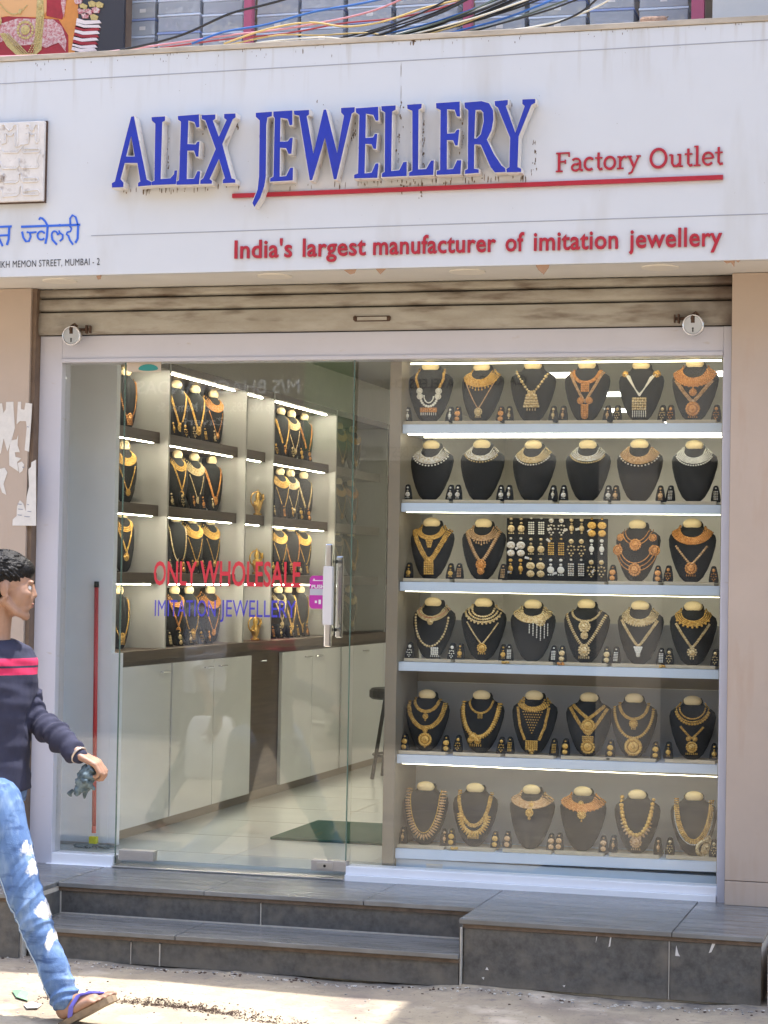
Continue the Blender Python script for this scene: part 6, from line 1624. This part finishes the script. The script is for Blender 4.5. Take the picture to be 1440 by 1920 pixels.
# flip-flops
M_sole = mat('flipflop_sole_tan', (.26, .19, .12), .7, var=.25, vscale=40); M_strap = mat('flipflop_strap_violet', (.13, .12, .52), .45)
def flipflop(an, ft, side, parent):
    s_ = ft.cross(ZUP).normalized(); u_ = s_.cross(ft).normalized(); k = .93
    def P(f, s, u): return an + (ft * f + s_ * s + u_ * u) * k
    r = parent
    e = MB(); L = [(-.060, .026), (-.045, .034), (.0, .033), (.06, .036), (.11, .044), (.15, .043), (.18, .030), (.192, .012)]
    top = [(f, w) for f, w in L] + [(f, -w) for f, w in reversed(L)]
    e.poly(top, [], lambda a, b, d: P(a, b, -.078 - d), .020)
    so_ = e.build('flip_flop_sole', M_sole, r, bevel=.002)
    e = MB()
    for s in (-1, 1):
        pts = [P(.012, .036 * s, -.078), P(.035, .040 * s, -.050), P(.075, .028 * s, -.024), P(.108, .008 * s, -.036), P(.138, -.020 if side == 'r' else .020, -.054)]
        q = []
        for i in range(len(pts) - 1): q += [pts[i].lerp(pts[i + 1], t / 4) for t in range(4)]
        q.append(pts[-1]); vs = []
        for p in q:
            vs += [p - ft * .010 + u_ * .004, p + ft * .010 + u_ * .004, p + ft * .010 - u_ * .002, p - ft * .010 - u_ * .002]
        n = len(q)
        e.add(vs, [(4 * i + j, 4 * i + (j + 1) % 4, 4 * i + 4 + (j + 1) % 4, 4 * i + 4 + j) for i in range(n - 1) for j in range(4)] + [(0, 3, 2, 1), (4 * n - 4, 4 * n - 3, 4 * n - 2, 4 * n - 1)])
    e.build('strap', M_strap, so_, smooth=False, bevel=.001)
flipflop(pose['an_r'], pose['foot_r'], 'r', man); flipflop(pose['an_l'], pose['foot_l'], 'l', man)
# crumpled cloth in his hand
e = MB(); rr = random.Random(5); c0 = A(163, 1447, Ym + .02)
for k in range(90):
    t = rr.random() ** 1.3; p = A(168 - 14 * t + rr.gauss(0, 6), 1440 + 42 * t, Ym + .02 + rr.gauss(0, .015)); q = p + Vector((rr.gauss(-.004, .011), rr.gauss(0, .010), rr.gauss(-.014, .012)))
    e.tube([p, (p + q) / 2 + Vector((rr.gauss(0, .006), rr.gauss(0, .006), 0)), q], [.013 * (1 - .6 * t) + .003, .011 * (1 - .6 * t) + .003, .004], 7)
cl = fuse(e, 'crumpled_cloth', mat('cloth_teal_grey', (.04, .065, .08), .85, col2=(.16, .22, .25), var=.3, vscale=45, contrast=.15, bump=.3, bscale=200), .003, 4, None, lambda c: noise.noise(c * 45) * .005)
tag(cl, 'crumpled teal-grey rag held in the walking man\'s hand', 'cloth')
# a passer-by on the far side of the road, seen only as a reflection in the glass
B0 = Vector((onY(385, 1300, 3.5).x, -3.5, -.335))
def Q(x, y, z): return B0 + Vector((x, y, z))
pose2 = dict(facing=Vector((1, .15, 0)), head_dir=Vector((1, .35, -.05)), head=Q(.03, 0, 1.47), neck=Q(0, 0, 1.34), pelvis=Q(0, 0, .86),
    sh_l=Q(-.01, .17, 1.29), el_l=Q(.02, .20, 1.02), wr_l=Q(.10, .20, .80), hand_l=(Vector((.25, 0, -1)), Vector((-.1, 1, 0)), Vector((-1, 0, -.2)), (.4, .9)),
    sh_r=Q(-.01, -.17, 1.29), el_r=Q(-.10, -.20, 1.03), wr_r=Q(-.08, -.20, .79), hand_r=(Vector((-.1, 0, -1)), Vector((0, -1, 0)), Vector((-1, 0, 0)), (.3, .5)),
    hip_l=Q(0, .07, .84), kn_l=Q(-.06, .08, .46), an_l=Q(-.26, .09, .115), foot_l=Vector((.93, 0, -.36)),
    hip_r=Q(0, -.07, .84), kn_r=Q(.16, -.08, .48), an_r=Q(.20, -.09, .085), foot_r=Vector((1, 0, 0)), hem=-.05, cuff=.25, top_name='shirt', bottom_name='trousers')
pb_ = empty('person', (0, 0, 0), label='passer-by in grey shirt and dark trousers carrying a white bag, mirrored in the door', cat='person')
person(pose2, pb_, {'top': mat('shirt_grey', (.45, .46, .52), .85, var=.1, vscale=10), 'bottom': mat('trousers_dark', (.05, .05, .055), .85, var=.2)}, .007, 9)
bg_ = empty('carrier_bag', tuple(pose2['wr_l'] + Vector((.02, 0, -.09))), label='white plastic carrier bag held by the reflected passer-by', cat='bag')
e = MB(); vs = []; n = 16
for z, w, d in [(-.36, .14, .05), (-.34, .155, .06), (-.2, .15, .065), (-.08, .14, .05), (-.02, .12, .03), (.0, .10, .015)]:
    for j in range(n):
        t = 2 * math.pi * j / n; c_, s__ = math.cos(t), math.sin(t)
        vs.append((w * math.copysign(abs(c_) ** .5, c_) + rnd.gauss(0, .003), d * math.copysign(abs(s__) ** .6, s__) + rnd.gauss(0, .003), z))
e.add(vs, [(i * n + j, i * n + (j + 1) % n, (i + 1) * n + (j + 1) % n, (i + 1) * n + j) for i in range(5) for j in range(n)] + [tuple(range(n - 1, -1, -1)), tuple(range(5 * n, 6 * n))])
e.build('bag_body', mat('plastic_white', (.80, .80, .80), .4), bg_, smooth=True)
e = MB(); e.tube([(-.05, 0, -.01), (-.03, 0, .05), (0, 0, .075), (.03, 0, .05), (.05, 0, -.01)], .006, 6); e.build('bag_handle', _mats['plastic_white'], bg_, smooth=True)
